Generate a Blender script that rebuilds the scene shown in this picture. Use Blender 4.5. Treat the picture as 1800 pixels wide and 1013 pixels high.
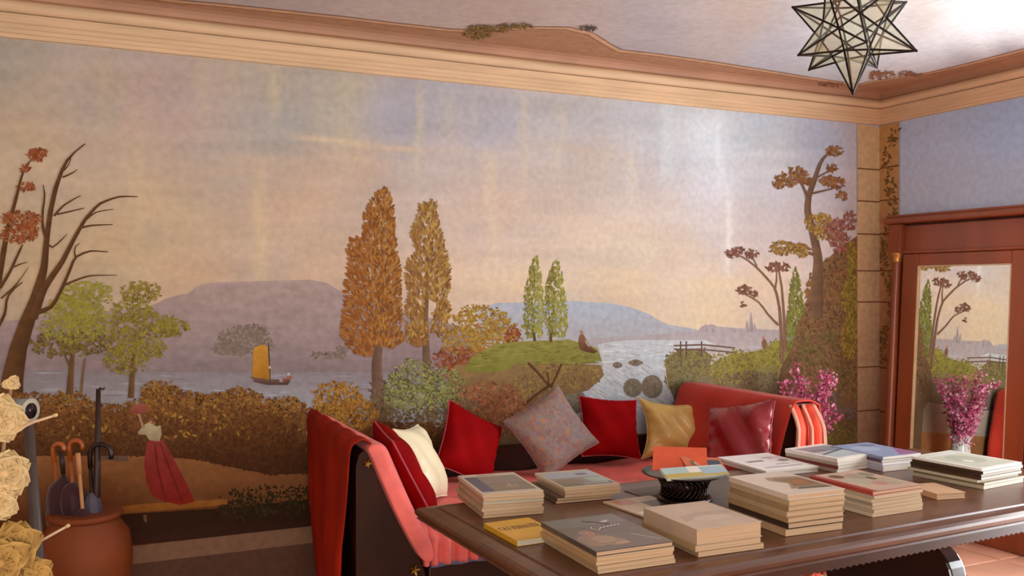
import bpy, bmesh, math, random
import numpy as np
from mathutils import Vector, Matrix, Euler

# ------------------------------------------------------------------ camera
IW, IH = 1800.0, 1013.0
FPX = 1605.16
YAW, PITCH, ROLL = 0.436897, -0.001504, -0.000604
CAM = np.array([-4.8805, -4.5590, 1.58])
sc = bpy.context.scene
col = sc.collection
for o in list(bpy.data.objects):
    bpy.data.objects.remove(o)
fwd = np.array([math.sin(YAW) * math.cos(PITCH), math.cos(YAW) * math.cos(PITCH), math.sin(PITCH)])
rgt0 = np.array([math.cos(YAW), -math.sin(YAW), 0.0])
up0 = np.cross(rgt0, fwd)
rgt = rgt0 * math.cos(ROLL) + up0 * math.sin(ROLL)
upv = -rgt0 * math.sin(ROLL) + up0 * math.cos(ROLL)
cd = bpy.data.cameras.new('camera')
cd.sensor_fit = 'HORIZONTAL'
cd.sensor_width = 36.0
cd.lens = 36.0 * FPX / IW
cd.clip_start = 0.05
cam = bpy.data.objects.new('camera', cd)
col.objects.link(cam)
mw = Matrix.Identity(4)
for i in range(3):
    mw[i][0], mw[i][1], mw[i][2], mw[i][3] = rgt[i], upv[i], -fwd[i], CAM[i]
cam.matrix_world = mw
sc.camera = cam

# ------------------------------------------------------------------ room size
XL, YF = -6.9, -6.4            # left wall x, wall behind the photographer y
ZC, CORN = 2.87, 2.67          # ceiling height, lower edge of the cornice
FZ = 0.10                      # floor level
WIN1 = (-3.6, -1.75, 0.10, 2.40)   # glazed door opening in the right wall: y0, y1, z0, z1
FILL_WIN = (-6.1, -4.0, 0.6, 2.35)   # window opening added for fill light in the wall behind: x0, x1, z0, z1

# ------------------------------------------------------------------ world, daylight, exposure
w = bpy.data.worlds.new('world')
sc.world = w
w.use_nodes = True
bg = w.node_tree.nodes['Background']
bg.inputs[0].default_value = (0.80, 0.88, 1.0, 1)
bg.inputs[1].default_value = 1.0

def area(name, loc, rot, sx, sy, power, color):
    l = bpy.data.lights.new(name, 'AREA')
    l.shape = 'RECTANGLE'
    l.size, l.size_y = sx, sy
    l.energy = power
    l.color = color
    o = bpy.data.objects.new(name, l)
    o.location = loc
    o.rotation_euler = rot
    col.objects.link(o)
    return o

# daylight entering through the glazed door in the right wall
area('door_daylight', (0.12, (WIN1[0] + WIN1[1]) / 2, 1.2), (0, math.radians(90), 0),
     2.2, 1.75, 175, (0.93, 0.97, 1.0))
# fill lamp added at the made-up window behind the photographer
area('added_fill_light', ((FILL_WIN[0] + FILL_WIN[1]) / 2, YF - 0.12, 1.45), (math.radians(90), 0, 0),
     2.0, 1.8, 125, (1.0, 0.96, 0.90))
# sunshine slanting through the glazed door on to the floor
sl = bpy.data.lights.new('sun', 'SUN')
sl.energy = 9.0
sl.angle = math.radians(1.5)
sl.color = (1.0, 0.95, 0.88)
so = bpy.data.objects.new('sun', sl)
so.rotation_euler = Vector((-0.50, 0.30, -0.81)).to_track_quat('-Z', 'Y').to_euler()
col.objects.link(so)
vs = sc.view_settings
vs.view_transform = 'Standard'
vs.look = 'None'
vs.gamma = 1.0
vs.use_curve_mapping = False
vs.exposure = 0.0

# ------------------------------------------------------------------ helpers
def lin(h):
    if not isinstance(h, str):
        return tuple(h)
    h = h.lstrip('#')
    out = []
    for i in (0, 2, 4):
        c = int(h[i:i + 2], 16) / 255.0
        out.append(c / 12.92 if c <= 0.04045 else ((c + 0.055) / 1.055) ** 2.4)
    return tuple(out)

def mixc(a, b, t):
    return tuple(x + (y - x) * t for x, y in zip(a, b))

def pray(px, py):
    return fwd + rgt * (px - IW / 2) / FPX - upv * (py - IH / 2) / FPX

def onX(px, py, X=0.0):
    d = pray(px, py); t = (X - CAM[0]) / d[0]; return CAM + t * d

def onY(px, py, Y=0.0):
    d = pray(px, py); t = (Y - CAM[1]) / d[1]; return CAM + t * d

def onZ(px, py, Z):
    d = pray(px, py); t = (Z - CAM[2]) / d[2]; return CAM + t * d

def topx(P):
    d = np.asarray(P, float) - CAM
    z = d @ fwd
    return np.stack([IW / 2 + FPX * (d @ rgt) / z, IH / 2 - FPX * (d @ upv) / z], -1), z

MATS = {}
def mat(name, c, rough=0.6, var=0.12, scale=10.0, spec=0.3, bump=0.0, metal=0.0, stretch=(1, 1, 1), c2=None,
        sheen=0.0, coat=0.0, detail=4.0):
    if name in MATS:
        return MATS[name]
    m = bpy.data.materials.new(name)
    m.use_nodes = True
    nt = m.node_tree
    b = nt.nodes['Principled BSDF']
    c = lin(c)
    hi = lin(c2) if c2 else tuple(min(1, x * (1 + var)) for x in c)
    lo = c if c2 else tuple(x * (1 - var) for x in c)
    tc = nt.nodes.new('ShaderNodeTexCoord')
    mp = nt.nodes.new('ShaderNodeMapping')
    mp.inputs['Scale'].default_value = stretch
    nz = nt.nodes.new('ShaderNodeTexNoise')
    nz.inputs['Scale'].default_value = scale
    nz.inputs['Detail'].default_value = detail
    cr = nt.nodes.new('ShaderNodeValToRGB')
    cr.color_ramp.elements[0].position = 0.3
    cr.color_ramp.elements[1].position = 0.7
    cr.color_ramp.elements[0].color = (*lo, 1)
    cr.color_ramp.elements[1].color = (*hi, 1)
    nt.links.new(tc.outputs['Object'], mp.inputs['Vector'])
    nt.links.new(mp.outputs['Vector'], nz.inputs['Vector'])
    nt.links.new(nz.outputs['Fac'], cr.inputs['Fac'])
    nt.links.new(cr.outputs['Color'], b.inputs['Base Color'])
    b.inputs['Roughness'].default_value = rough
    b.inputs['Specular IOR Level'].default_value = spec
    b.inputs['Metallic'].default_value = metal
    b.inputs['Sheen Weight'].default_value = sheen
    b.inputs['Coat Weight'].default_value = coat
    b.inputs['Coat Roughness'].default_value = 0.2
    if bump:
        bp = nt.nodes.new('ShaderNodeBump')
        bp.inputs['Strength'].default_value = bump
        bp.inputs['Distance'].default_value = 0.01
        nt.links.new(nz.outputs['Fac'], bp.inputs['Height'])
        nt.links.new(bp.outputs['Normal'], b.inputs['Normal'])
    MATS[name] = m
    return m

def paint_mat(name, rough=0.75, spec=0.10, amt=0.12, bump=0.0, sc_=(3, 3, 3)):
    """painted plaster: colours of the painting come from the mesh, wear from noise"""
    if name in MATS:
        return MATS[name]
    m = bpy.data.materials.new(name)
    m.use_nodes = True
    nt = m.node_tree
    b = nt.nodes['Principled BSDF']
    at = nt.nodes.new('ShaderNodeAttribute')
    at.attribute_name = 'Col'
    tc = nt.nodes.new('ShaderNodeTexCoord')
    mp = nt.nodes.new('ShaderNodeMapping')
    mp.inputs['Scale'].default_value = sc_
    nz = nt.nodes.new('ShaderNodeTexNoise')
    nz.inputs['Scale'].default_value = 9
    nz.inputs['Detail'].default_value = 7
    mr = nt.nodes.new('ShaderNodeMapRange')
    mr.inputs['From Min'].default_value = 0.3
    mr.inputs['From Max'].default_value = 0.7
    mr.inputs['To Min'].default_value = 1 - amt
    mr.inputs['To Max'].default_value = 1 + amt
    mx = nt.nodes.new('ShaderNodeVectorMath')
    mx.operation = 'SCALE'
    nt.links.new(tc.outputs['Object'], mp.inputs['Vector'])
    nt.links.new(mp.outputs['Vector'], nz.inputs['Vector'])
    nt.links.new(nz.outputs['Fac'], mr.inputs['Value'])
    nt.links.new(at.outputs['Color'], mx.inputs[0])
    nt.links.new(mr.outputs['Result'], mx.inputs['Scale'])
    nt.links.new(mx.outputs['Vector'], b.inputs['Base Color'])
    b.inputs['Roughness'].default_value = rough
    b.inputs['Specular IOR Level'].default_value = spec
    MATS[name] = m
    return m

def mesh_obj(name, verts, faces, material, parent=None, smooth=False, cols=None, loc=None):
    me = bpy.data.meshes.new(name)
    me.from_pydata([tuple(map(float, v)) for v in verts], [], [tuple(map(int, f)) for f in faces])
    if cols is not None:
        a = me.color_attributes.new('Col', 'FLOAT_COLOR', 'POINT')
        arr = np.ones((len(verts), 4), np.float32)
        arr[:, :3] = np.asarray(cols, np.float32)
        a.data.foreach_set('color', arr.ravel())
    me.update()
    if smooth:
        me.polygons.foreach_set('use_smooth', [True] * len(me.polygons))
    if material:
        me.materials.append(material)
    o = bpy.data.objects.new(name, me)
    col.objects.link(o)
    if parent:
        o.parent = parent
    if loc is not None:
        o.location = loc
    return o

def tag(o, label, cat, group=None, kind=None):
    o['label'] = label
    o['category'] = cat
    if group:
        o['group'] = group
    if kind:
        o['kind'] = kind
    return o

def struct(o, label, cat):
    o['kind'] = 'structure'
    o['label'] = label
    o['category'] = cat
    return o

def thing(name, label, cat, loc=(0, 0, 0), rotz=0.0, group=None, roty=0.0):
    o = bpy.data.objects.new(name, None)
    o.empty_display_size = 0.1
    o.location = loc
    o.rotation_euler = (0, roty, rotz)
    col.objects.link(o)
    return tag(o, label, cat, group)

class MB:
    """collects shapes into one mesh"""
    def __init__(s):
        s.v, s.f = [], []
    def add(s, v, f):
        n = len(s.v)
        s.v += [tuple(map(float, p)) for p in v]
        s.f += [tuple(i + n for i in q) for q in f]
        return s
    def box(s, x0, x1, y0, y1, z0, z1):
        v = [(x, y, z) for z in (z0, z1) for y in (y0, y1) for x in (x0, x1)]
        return s.add(v, [(0, 2, 3, 1), (4, 5, 7, 6), (0, 1, 5, 4), (2, 6, 7, 3), (0, 4, 6, 2), (1, 3, 7, 5)])
    def bbox(s, x0, x1, y0, y1, z0, z1, b=0.006):
        """box with chamfered edges"""
        bm = bmesh.new()
        bmesh.ops.create_cube(bm, size=1)
        for v in bm.verts:
            v.co = ((x0 + x1) / 2 + v.co.x * (x1 - x0), (y0 + y1) / 2 + v.co.y * (y1 - y0), (z0 + z1) / 2 + v.co.z * (z1 - z0))
        bmesh.ops.bevel(bm, geom=bm.edges[:], offset=b, segments=2, affect='EDGES', profile=0.5)
        bm.verts.index_update()
        s.add([v.co[:] for v in bm.verts], [[v.index for v in f.verts] for f in bm.faces])
        bm.free()
        return s
    def tube(s, pts, rad, n=10, cap=True):
        pts = [Vector(p) for p in pts]
        if not hasattr(rad, '__len__'):
            rad = [rad] * len(pts)
        V, F = [], []
        prev = None
        for i, p in enumerate(pts):
            t = (pts[min(i + 1, len(pts) - 1)] - pts[max(i - 1, 0)]).normalized()
            if prev is None:
                a = Vector((0, 0, 1)) if abs(t.z) < 0.9 else Vector((1, 0, 0))
                nrm = t.cross(a).normalized()
            else:
                nrm = (prev - t * prev.dot(t)).normalized()
            prev = nrm
            bn = t.cross(nrm)
            for k in range(n):
                a = 2 * math.pi * k / n
                V.append(p + (nrm * math.cos(a) + bn * math.sin(a)) * rad[i])
        for i in range(len(pts) - 1):
            for k in range(n):
                F.append((i * n + k, i * n + (k + 1) % n, (i + 1) * n + (k + 1) % n, (i + 1) * n + k))
        if cap:
            F.append(tuple(range(n - 1, -1, -1)))
            F.append(tuple((len(pts) - 1) * n + k for k in range(n)))
        return s.add(V, F)
    def lathe(s, prof, n=32, c=(0, 0), closed=False):
        V, F = [], []
        for r, z in prof:
            for k in range(n):
                a = 2 * math.pi * k / n
                V.append((c[0] + r * math.cos(a), c[1] + r * math.sin(a), z))
        m = len(prof)
        for i in range(m - 1):
            for k in range(n):
                F.append((i * n + k, i * n + (k + 1) % n, (i + 1) * n + (k + 1) % n, (i + 1) * n + k))
        F.append(tuple(range(n - 1, -1, -1)))
        F.append(tuple((m - 1) * n + k for k in range(n)))
        return s.add(V, F)
    def prism(s, poly, a0, a1, axis='y'):
        """closed outline poly (2d) pushed from a0 to a1 along axis"""
        def P(p, a):
            return {'y': (p[0], a, p[1]), 'x': (a, p[0], p[1]), 'z': (p[0], p[1], a)}[axis]
        n = len(poly)
        V = [P(p, a0) for p in poly] + [P(p, a1) for p in poly]
        F = [(i, (i + 1) % n, n + (i + 1) % n, n + i) for i in range(n)]
        F += [tuple(range(n - 1, -1, -1)), tuple(range(n, 2 * n))]
        return s.add(V, F)
    def grid(s, P, nu, nv, wrap=False):
        F = []
        for i in range(nu - 1):
            for j in range(nv - 1):
                F.append((i * nv + j, i * nv + j + 1, (i + 1) * nv + j + 1, (i + 1) * nv + j))
        return s.add(P, F)
    def build(s, name, material, parent=None, smooth=False, loc=None, fix=True):
        o = mesh_obj(name, s.v, s.f, material, parent, smooth, loc=loc)
        if fix:
            bm = bmesh.new()
            bm.from_mesh(o.data)
            bmesh.ops.recalc_face_normals(bm, faces=bm.faces[:])
            bm.to_mesh(o.data)
            bm.free()
        return o

rng = np.random.default_rng(7)
def vnoise(x, y, seed=0):
    """smooth value noise on arrays"""
    xi, yi = np.floor(x).astype(int), np.floor(y).astype(int)
    xf, yf = x - xi, y - yi
    def h(a, b):
        v = np.sin(a * 127.1 + b * 311.7 + seed * 74.7) * 43758.5453
        return v - np.floor(v)
    u, v = xf * xf * (3 - 2 * xf), yf * yf * (3 - 2 * yf)
    return (h(xi, yi) * (1 - u) + h(xi + 1, yi) * u) * (1 - v) + (h(xi, yi + 1) * (1 - u) + h(xi + 1, yi + 1) * u) * v

def fbm(x, y, seed=0, oct_=4):
    t, a, s = 0.0, 0.5, 0.0
    for k in range(oct_):
        t = t + a * vnoise(x * 2 ** k, y * 2 ** k, seed + k)
        s += a
        a *= 0.5
    return t / s

# ------------------------------------------------------------------ painting tools
def light_gain(px):
    """light put into the mural colours: brighter where little daylight reaches, dimmer in the bright middle"""
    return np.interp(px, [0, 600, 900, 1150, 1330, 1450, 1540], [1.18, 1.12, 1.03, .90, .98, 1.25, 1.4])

def keyed(keys, sig):
    kp = np.array([(k[0], k[1]) for k in keys], float)
    kc = np.array([lin(k[2]) for k in keys])
    def f(PX):
        d2 = ((PX[:, None, :] - kp[None]) ** 2).sum(-1)
        wt = 1.0 / (d2 + sig * sig) ** 1.6
        return (wt @ kc) / wt.sum(1, keepdims=True)
    return f

PIG = np.array([[1.0, 1.10, 1.15]])   # colour balance of the pigments
LAYER = [0]
class Paint:
    """flat brushwork laid on one wall; shapes are given as photo points on that wall"""
    def __init__(s, seed=1):
        s.p, s.f, s.c = [], [], []
        s.r = random.Random(seed)
    def poly(s, pts, cols):
        n = len(s.p)
        s.p += pts
        s.c += cols if isinstance(cols, list) else [cols] * len(pts)
        s.f.append(tuple(range(n, n + len(pts))))
    def dab(s, x, y, l, w_, a, c):
        ca, sa = math.cos(a), math.sin(a)
        P = [(-.5 * l, 0), (-.12 * l, -.5 * w_), (.3 * l, -.38 * w_), (.5 * l, 0), (.3 * l, .38 * w_), (-.12 * l, .5 * w_)]
        s.poly([(x + u * ca - v * sa, y + u * sa + v * ca) for u, v in P], c)
    def pick(s, pal, j=0.10):
        c = lin(s.r.choice(pal))
        mean = [sum(v) / len(pal) for v in zip(*[lin(q) for q in pal])]
        c = mixc(c, mean, .12)
        k = .86 * (1 + s.r.uniform(-j, j))
        return tuple(min(1, v * k) for v in c)
    def clump(s, ells, pal, n, l=9, w_=4, ang=None, spread=0.9, top=None):
        """leaf dabs in ellipses (cx, cy, rx, ry); n dabs per 1000 px of area"""
        n, l, w_ = n * 1.6, l * .8, w_ * .8
        for cx, cy, rx, ry in ells:
            k = int(n * math.pi * rx * ry / 1000) + 4
            for _ in range(k):
                r = math.sqrt(s.r.random()) * (1.0 + 0.12 * s.r.uniform(-1, 1))
                t = s.r.uniform(0, 2 * math.pi)
                x, y = cx + rx * r * math.cos(t), cy + ry * r * math.sin(t)
                if ang is None:
                    a = s.r.uniform(0, math.pi * 2)
                else:
                    a = ang + s.r.uniform(-spread, spread)
                c = s.pick(pal)
                if top:
                    h = (cy - y) / max(ry, 1)
                    c = mixc(c, lin(top), max(0, min(.75, .3 + .4 * h + s.r.uniform(-.2, .2))))
                s.dab(x, y, l * s.r.uniform(.6, 1.3), w_ * s.r.uniform(.6, 1.3), a, c)
        return s
    def fillfoliage(s, poly, pal, n, l=10, w_=4, angf=None, light=None):
        xs, ys = [p[0] for p in poly], [p[1] for p in poly]
        x0, x1, y0, y1 = min(xs), max(xs), min(ys), max(ys)
        ar = 0
        for i in range(len(poly)):
            a, b = poly[i], poly[(i + 1) % len(poly)]
            ar += a[0] * b[1] - b[0] * a[1]
        n, l, w_ = n * 1.6, l * .8, w_ * .8
        k = int(abs(ar) / 2 * n / 1000)
        while k > 0:
            x, y = s.r.uniform(x0, x1), s.r.uniform(y0, y1)
            if not inside(poly, x, y):
                continue
            a = angf(x, y, s.r) if angf else s.r.uniform(0, 6.283)
            c = s.pick(pal)
            if light:
                c = light(x, y, c, s.r)
            s.dab(x, y, l * s.r.uniform(.6, 1.3), w_ * s.r.uniform(.6, 1.3), a, c)
            k -= 1
        return s
    def stroke(s, pts, c, jit=0.08):
        """tapered brush line: points (x, y, width)"""
        c = lin(c)
        q = []
        for i in range(len(pts) - 1):
            a, b = pts[i], pts[i + 1]
            m = max(1, int(math.hypot(b[0] - a[0], b[1] - a[1]) / 10))
            for k in range(m):
                t = k / m
                q.append([a[j] + (b[j] - a[j]) * t for j in range(3)])
        q.append(list(pts[-1]))
        for k in range(1, len(q) - 1):
            for j in (0, 1):
                q[k][j] = (q[k - 1][j] + 2 * q[k][j] + q[k + 1][j]) / 4
        L, R = [], []
        for i in range(len(q)):
            a, b = q[max(i - 1, 0)], q[min(i + 1, len(q) - 1)]
            dx, dy = b[0] - a[0], b[1] - a[1]
            n = math.hypot(dx, dy) or 1
            nx, ny = -dy / n, dx / n
            h = q[i][2] / 2
            L.append((q[i][0] + nx * h, q[i][1] + ny * h))
            R.append((q[i][0] - nx * h, q[i][1] - ny * h))
        for i in range(len(q) - 1):
            k = 1 + s.r.uniform(-jit, jit)
            cl = tuple(v * k * 0.8 for v in c)
            cr = tuple(v * k * 1.25 for v in c)
            s.poly([L[i], L[i + 1], R[i + 1], R[i]], [cl, cl, cr, cr])
        return s
    def fill(s, poly, cf, row=4.0, cell=9.0):
        """solid area with a painted colour function cf(x, y)"""
        ys = [p[1] for p in poly]
        y0, y1 = min(ys), max(ys)
        n = max(1, int((y1 - y0) / row))
        def cuts(y):
            xs = []
            for i in range(len(poly)):
                a, b = poly[i], poly[(i + 1) % len(poly)]
                if (a[1] <= y) != (b[1] <= y):
                    xs.append(a[0] + (b[0] - a[0]) * (y - a[1]) / (b[1] - a[1]))
            return sorted(xs)
        for i in range(n):
            ya, yb = y0 + (y1 - y0) * i / n, y0 + (y1 - y0) * (i + 1) / n
            ca, cb = cuts(ya + 1e-3), cuts(yb - 1e-3)
            if len(ca) != len(cb):
                cm = cuts((ya + yb) / 2)
                ca = cb = cm
            for k in range(0, len(ca) - 1, 2):
                m = max(1, int((ca[k + 1] - ca[k]) / cell))
                for j in range(m):
                    t0, t1 = j / m, (j + 1) / m
                    q = [(ca[k] + (ca[k + 1] - ca[k]) * t0, ya), (ca[k] + (ca[k + 1] - ca[k]) * t1, ya),
                         (cb[k] + (cb[k + 1] - cb[k]) * t1, yb), (cb[k] + (cb[k + 1] - cb[k]) * t0, yb)]
                    s.poly(q, [cf(*p) for p in q])
        return s
    def build(s, name, parent, plane='back', label=None, thick=0.00013):
        LAYER[0] += 1
        off = 0.0004 + LAYER[0] * 0.00016
        P = np.array(s.p, float)
        D = fwd[None] + rgt[None] * ((P[:, :1] - IW / 2) / FPX) - upv[None] * ((P[:, 1:] - IH / 2) / FPX)
        ax, val = {'back': (1, 0.0), 'right': (0, 0.0), 'ceil': (2, ZC)}[plane]
        V = CAM + D * ((val - CAM[ax]) / D[:, ax])[:, None]
        nf = len(s.f)
        rank = np.zeros(len(P))
        for i, f in enumerate(s.f):
            for k in f:
                rank[k] = i / nf
        V[:, ax] = val - off - rank * thick
        V[:, 0] = np.minimum(V[:, 0], -0.0002 if plane != 'right' else 9)
        if plane == 'right':
            V[:, 1] = np.minimum(V[:, 1], -0.0002)
        C = np.array(s.c) * light_gain(P[:, 0])[:, None] * np.array([[.93, .97, .96]])
        # faces turned to the room
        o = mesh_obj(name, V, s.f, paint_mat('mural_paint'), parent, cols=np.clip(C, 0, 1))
        if label:
            o['label'] = label
        return o

def inside(poly, x, y):
    r = False
    n = len(poly)
    for i in range(n):
        a, b = poly[i], poly[(i + 1) % n]
        if (a[1] > y) != (b[1] > y) and x < (b[0] - a[0]) * (y - a[1]) / (b[1] - a[1]) + a[0]:
            r = not r
    return r

def vgrad(y0, c0, y1, c1, amp=0.07, sx=40, sy=9, seed=3):
    c0, c1 = lin(c0), lin(c1)
    def f(x, y):
        t = min(1, max(0, (y - y0) / (y1 - y0)))
        k = 1 + amp * 2 * (float(fbm(np.array(x / sx), np.array(y / sy), seed, 3)) - 0.5)
        return tuple(v * k for v in mixc(c0, c1, t))
    return f

# ------------------------------------------------------------------ room shell
def wall_grid(name, plane, u0, u1, v0, v1, step, colf, material, hole=None):
    """wall sheet as a fine grid; u runs along the wall, v is up (or y for the ceiling)"""
    nu, nv = int(round((u1 - u0) / step)) + 1, int(round((v1 - v0) / step)) + 1
    us, vv = np.linspace(u0, u1, nu), np.linspace(v0, v1, nv)
    if hole:   # snap grid lines to the opening
        for h in hole[:2]:
            us[np.argmin(abs(us - h))] = h
        for h in hole[2:]:
            vv[np.argmin(abs(vv - h))] = h
    U, V = np.meshgrid(us, vv, indexing='ij')
    if plane == 'back':
        P = np.stack([U, 0 * U, V], -1)
    elif plane == 'front':
        P = np.stack([U, 0 * U + YF, V], -1)
    elif plane == 'right':
        P = np.stack([0 * U, U, V], -1)
    elif plane == 'left':
        P = np.stack([0 * U + XL, U, V], -1)
    elif plane == 'ceil':
        P = np.stack([U, V, 0 * U + ZC], -1)
    P = P.reshape(-1, 3)
    F = []
    for i in range(nu - 1):
        for j in range(nv - 1):
            if hole:
                cu, cv = (us[i] + us[i + 1]) / 2, (vv[j] + vv[j + 1]) / 2
                if hole[0] < cu < hole[1] and hole[2] < cv < hole[3]:
                    continue
            a = i * nv + j
            q = (a, a + nv, a + nv + 1, a + 1)
            F.append(q if plane in ('back', 'left') else q[::-1])
    C = colf(P)
    o = mesh_obj(name, P, F, material, cols=np.clip(C, 0, 1))
    return o

SKY = [(-200, 100, '#a09284'), (0, 100, '#a09284'), (150, 150, '#a8968a'), (300, 190, '#ab9590'), (40, 260, '#b09a82'),
       (230, 300, '#b69c84'), (480, 110, '#a89a8c'), (400, 240, '#ac9a90'), (500, 225, '#a1978f'), (300, 380, '#ba9f82'),
       (500, 400, '#c0a088'), (600, 300, '#bca08c'), (600, 160, '#a79c90'), (700, 200, '#a09aa2'), (850, 220, '#a9a2a8'),
       (1000, 210, '#b2aaa8'), (800, 300, '#b8a59c'), (1000, 300, '#bfaca2'), (1150, 220, '#bdbcc0'), (1250, 240, '#d0d2d6'), (1330, 240, '#bcc0c8'),  # palest keys hold daylight glare put into the sky colour
       (1450, 240, '#a0a0ac'), (1480, 330, '#a8a0a6'), (1250, 310, '#d2ccce'), (1150, 330, '#c4b4b0'), (850, 400, '#c6aa9a'),
       (1000, 390, '#c8ae9e'), (1100, 410, '#cfb6a4'), (1300, 400, '#c9b4ac'), (1430, 400, '#b9a8a4'), (1100, 510, '#d2b08e'),
       (950, 490, '#cdb193'), (1250, 540, '#d4b690'), (1350, 520, '#cdb298'), (1200, 470, '#cdb4a0'), (350, 470, '#bb9b80'),
       (200, 440, '#b59a7a'), (50, 450, '#b39776'), (800, 490, '#cfae90'), (550, 480, '#be9e84'), (500, 560, '#a08a80'),
       (1700, 600, '#a8a0a0'), (100, 650, '#8c7b70'), (600, 650, '#8c7d7a'), (1000, 650, '#9a938c'), (1400, 700, '#806850'),
       (300, 800, '#6a4428'), (700, 800, '#5e4430'), (1100, 780, '#6b5a48')]
skyf = keyed(SKY, 45)

def mural_sky(P):
    PX, z = topx(P)
    PX = np.clip(PX, [-400, -100], [1800, 1000])
    C = skyf(PX)
    x, y = PX[:, 0], PX[:, 1]
    # brushed horizontal clouds
    n = fbm(x / 140, y / 16, 11, 4)
    C = C * (1 + 0.20 * (n - 0.5))[:, None]
    n2 = fbm(x / 60, y / 55, 23, 4)
    n3 = fbm(x / 90, y / 70, 61, 4) - .5
    C = C * (1 + 0.16 * (n2 - 0.5))[:, None] * (1 + n3[:, None] * np.array([[.16, .02, -.14]]))
    def blend(mask, c):
        nonlocal C
        c = np.array(lin(c))
        C = C * (1 - mask[:, None]) + c[None] * mask[:, None]
    def streak(cx, cy, rx, ry, c, a, slope=0.0):
        q = ((x - cx) / rx) ** 2 + ((y - cy - slope * (x - cx)) / ry) ** 2
        m = a * np.exp(-q) * (0.55 + 0.9 * fbm(x / 22, y / 22, int(cx) % 91, 3))
        blend(np.clip(m, 0, 1), c)
    for s_ in [(590, 247, 75, 5, '#cdb593', .8, .12), (455, 281, 70, 5, '#c8ac8a', .8, .05), (700, 262, 60, 6, '#c9ad90', .7, .05),
               (640, 283, 60, 7, '#c6a78f', .5, .1), (820, 266, 45, 5, '#c4b0a0', .6, .15), (1010, 262, 60, 6, '#c4aa94', .5, .12),
               (1040, 420, 60, 26, '#d9c0a2', .6, .1), (1130, 440, 36, 30, '#d8c4a8', .6, 0), (1080, 480, 90, 10, '#d6b898', .5, .02),
               (930, 505, 110, 6, '#d8b890', .5, 0), (1250, 500, 90, 12, '#d8bb94', .5, 0), (430, 300, 80, 10, '#c2a285', .5, 0),
               (900, 380, 90, 8, '#cfb3a0', .4, .05), (1180, 380, 80, 12, '#d6c4bb', .4, .08), (230, 330, 120, 12, '#bea488', .4, 0)]:
        streak(*s_)
    # pale run marks down the plaster, plus daylight glare painted at upper right
    for cx, y0, y1, w_, c, a in [(458, 300, 520, 13, '#cbb08a', .55), (482, 120, 200, 8, '#bfae8c', .6), (178, 110, 240, 8, '#b8a484', .4),
                                 (355, 110, 200, 9, '#b9a688', .4), (240, 250, 520, 12, '#bda583', .35), (610, 130, 300, 22, '#b9aa8e', .45),
                                 (738, 150, 320, 7, '#c6b79a', .55), (790, 170, 250, 6, '#bdb2a0', .45), (835, 150, 210, 4, '#c4beb0', .45),
                                 (865, 270, 520, 14, '#d2b99b', .5), (922, 170, 340, 7, '#c9b8a0', .5), (985, 180, 330, 8, '#c9bba6', .4),
                                 (1110, 270, 340, 8, '#d6c8b4', .6), (1265, 200, 330, 9, '#e4e4e4', .5), (1280, 330, 480, 6, '#e0d6cc', .6),
                                 (1175, 180, 320, 14, '#d4d8d8', .5), (1240, 200, 260, 30, '#e0e4e8', .45), (560, 150, 230, 8, '#b8a890', .4)]:
        wob = cx + 9 * (vnoise(y / 45, 0 * y + cx, 5) - 0.5)
        m = a * np.exp(-((x - wob) / w_) ** 2) / (1 + np.exp(-(y - y0) / 9)) / (1 + np.exp((y - y1) / 14))
        blend(np.clip(m * (0.5 + fbm(x / 9, y / 30, 41, 3)), 0, 1), c)
    return C * light_gain(x)[:, None] * PIG

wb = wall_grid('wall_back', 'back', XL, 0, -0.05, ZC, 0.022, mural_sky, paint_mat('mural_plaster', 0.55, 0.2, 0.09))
struct(wb, 'long wall painted with a landscape mural under a hazy sky', 'wall')

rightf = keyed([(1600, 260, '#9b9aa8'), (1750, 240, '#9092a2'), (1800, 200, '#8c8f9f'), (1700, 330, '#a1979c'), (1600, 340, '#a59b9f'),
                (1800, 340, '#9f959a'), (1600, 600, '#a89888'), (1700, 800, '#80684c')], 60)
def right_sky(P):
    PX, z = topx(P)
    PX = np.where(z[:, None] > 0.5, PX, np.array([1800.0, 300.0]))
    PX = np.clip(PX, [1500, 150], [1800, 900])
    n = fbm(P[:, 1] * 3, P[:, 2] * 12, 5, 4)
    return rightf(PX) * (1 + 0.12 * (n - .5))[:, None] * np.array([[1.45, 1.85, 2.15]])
wr = wall_grid('wall_right', 'right', YF, 0, -0.05, ZC, 0.05, right_sky, paint_mat('mural_plaster', 0.55, 0.2, 0.09), hole=WIN1)
struct(wr, 'side wall painted as a blue grey sky behind the mirror', 'wall')
plain = lambda P: np.tile(np.array(lin('#d6c6b0')), (len(P), 1)) * (1 + 0.15 * (fbm(P[:, 0] * 2 + P[:, 1] * 2, P[:, 2] * 2, 9, 3) - .5))[:, None]
wl = wall_grid('wall_left', 'left', YF, 0, -0.05, ZC, 0.2, plain, paint_mat('mural_plaster', 0.55, 0.2, 0.09))
struct(wl, 'warm plaster wall at the far left of the room', 'wall')
wf = wall_grid('wall_front', 'front', XL, 0, -0.05, ZC, 0.1, plain, paint_mat('mural_plaster', 0.55, 0.2, 0.09), hole=FILL_WIN)
struct(wf, 'warm plaster wall behind the photographer with an added window opening', 'wall')

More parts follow.
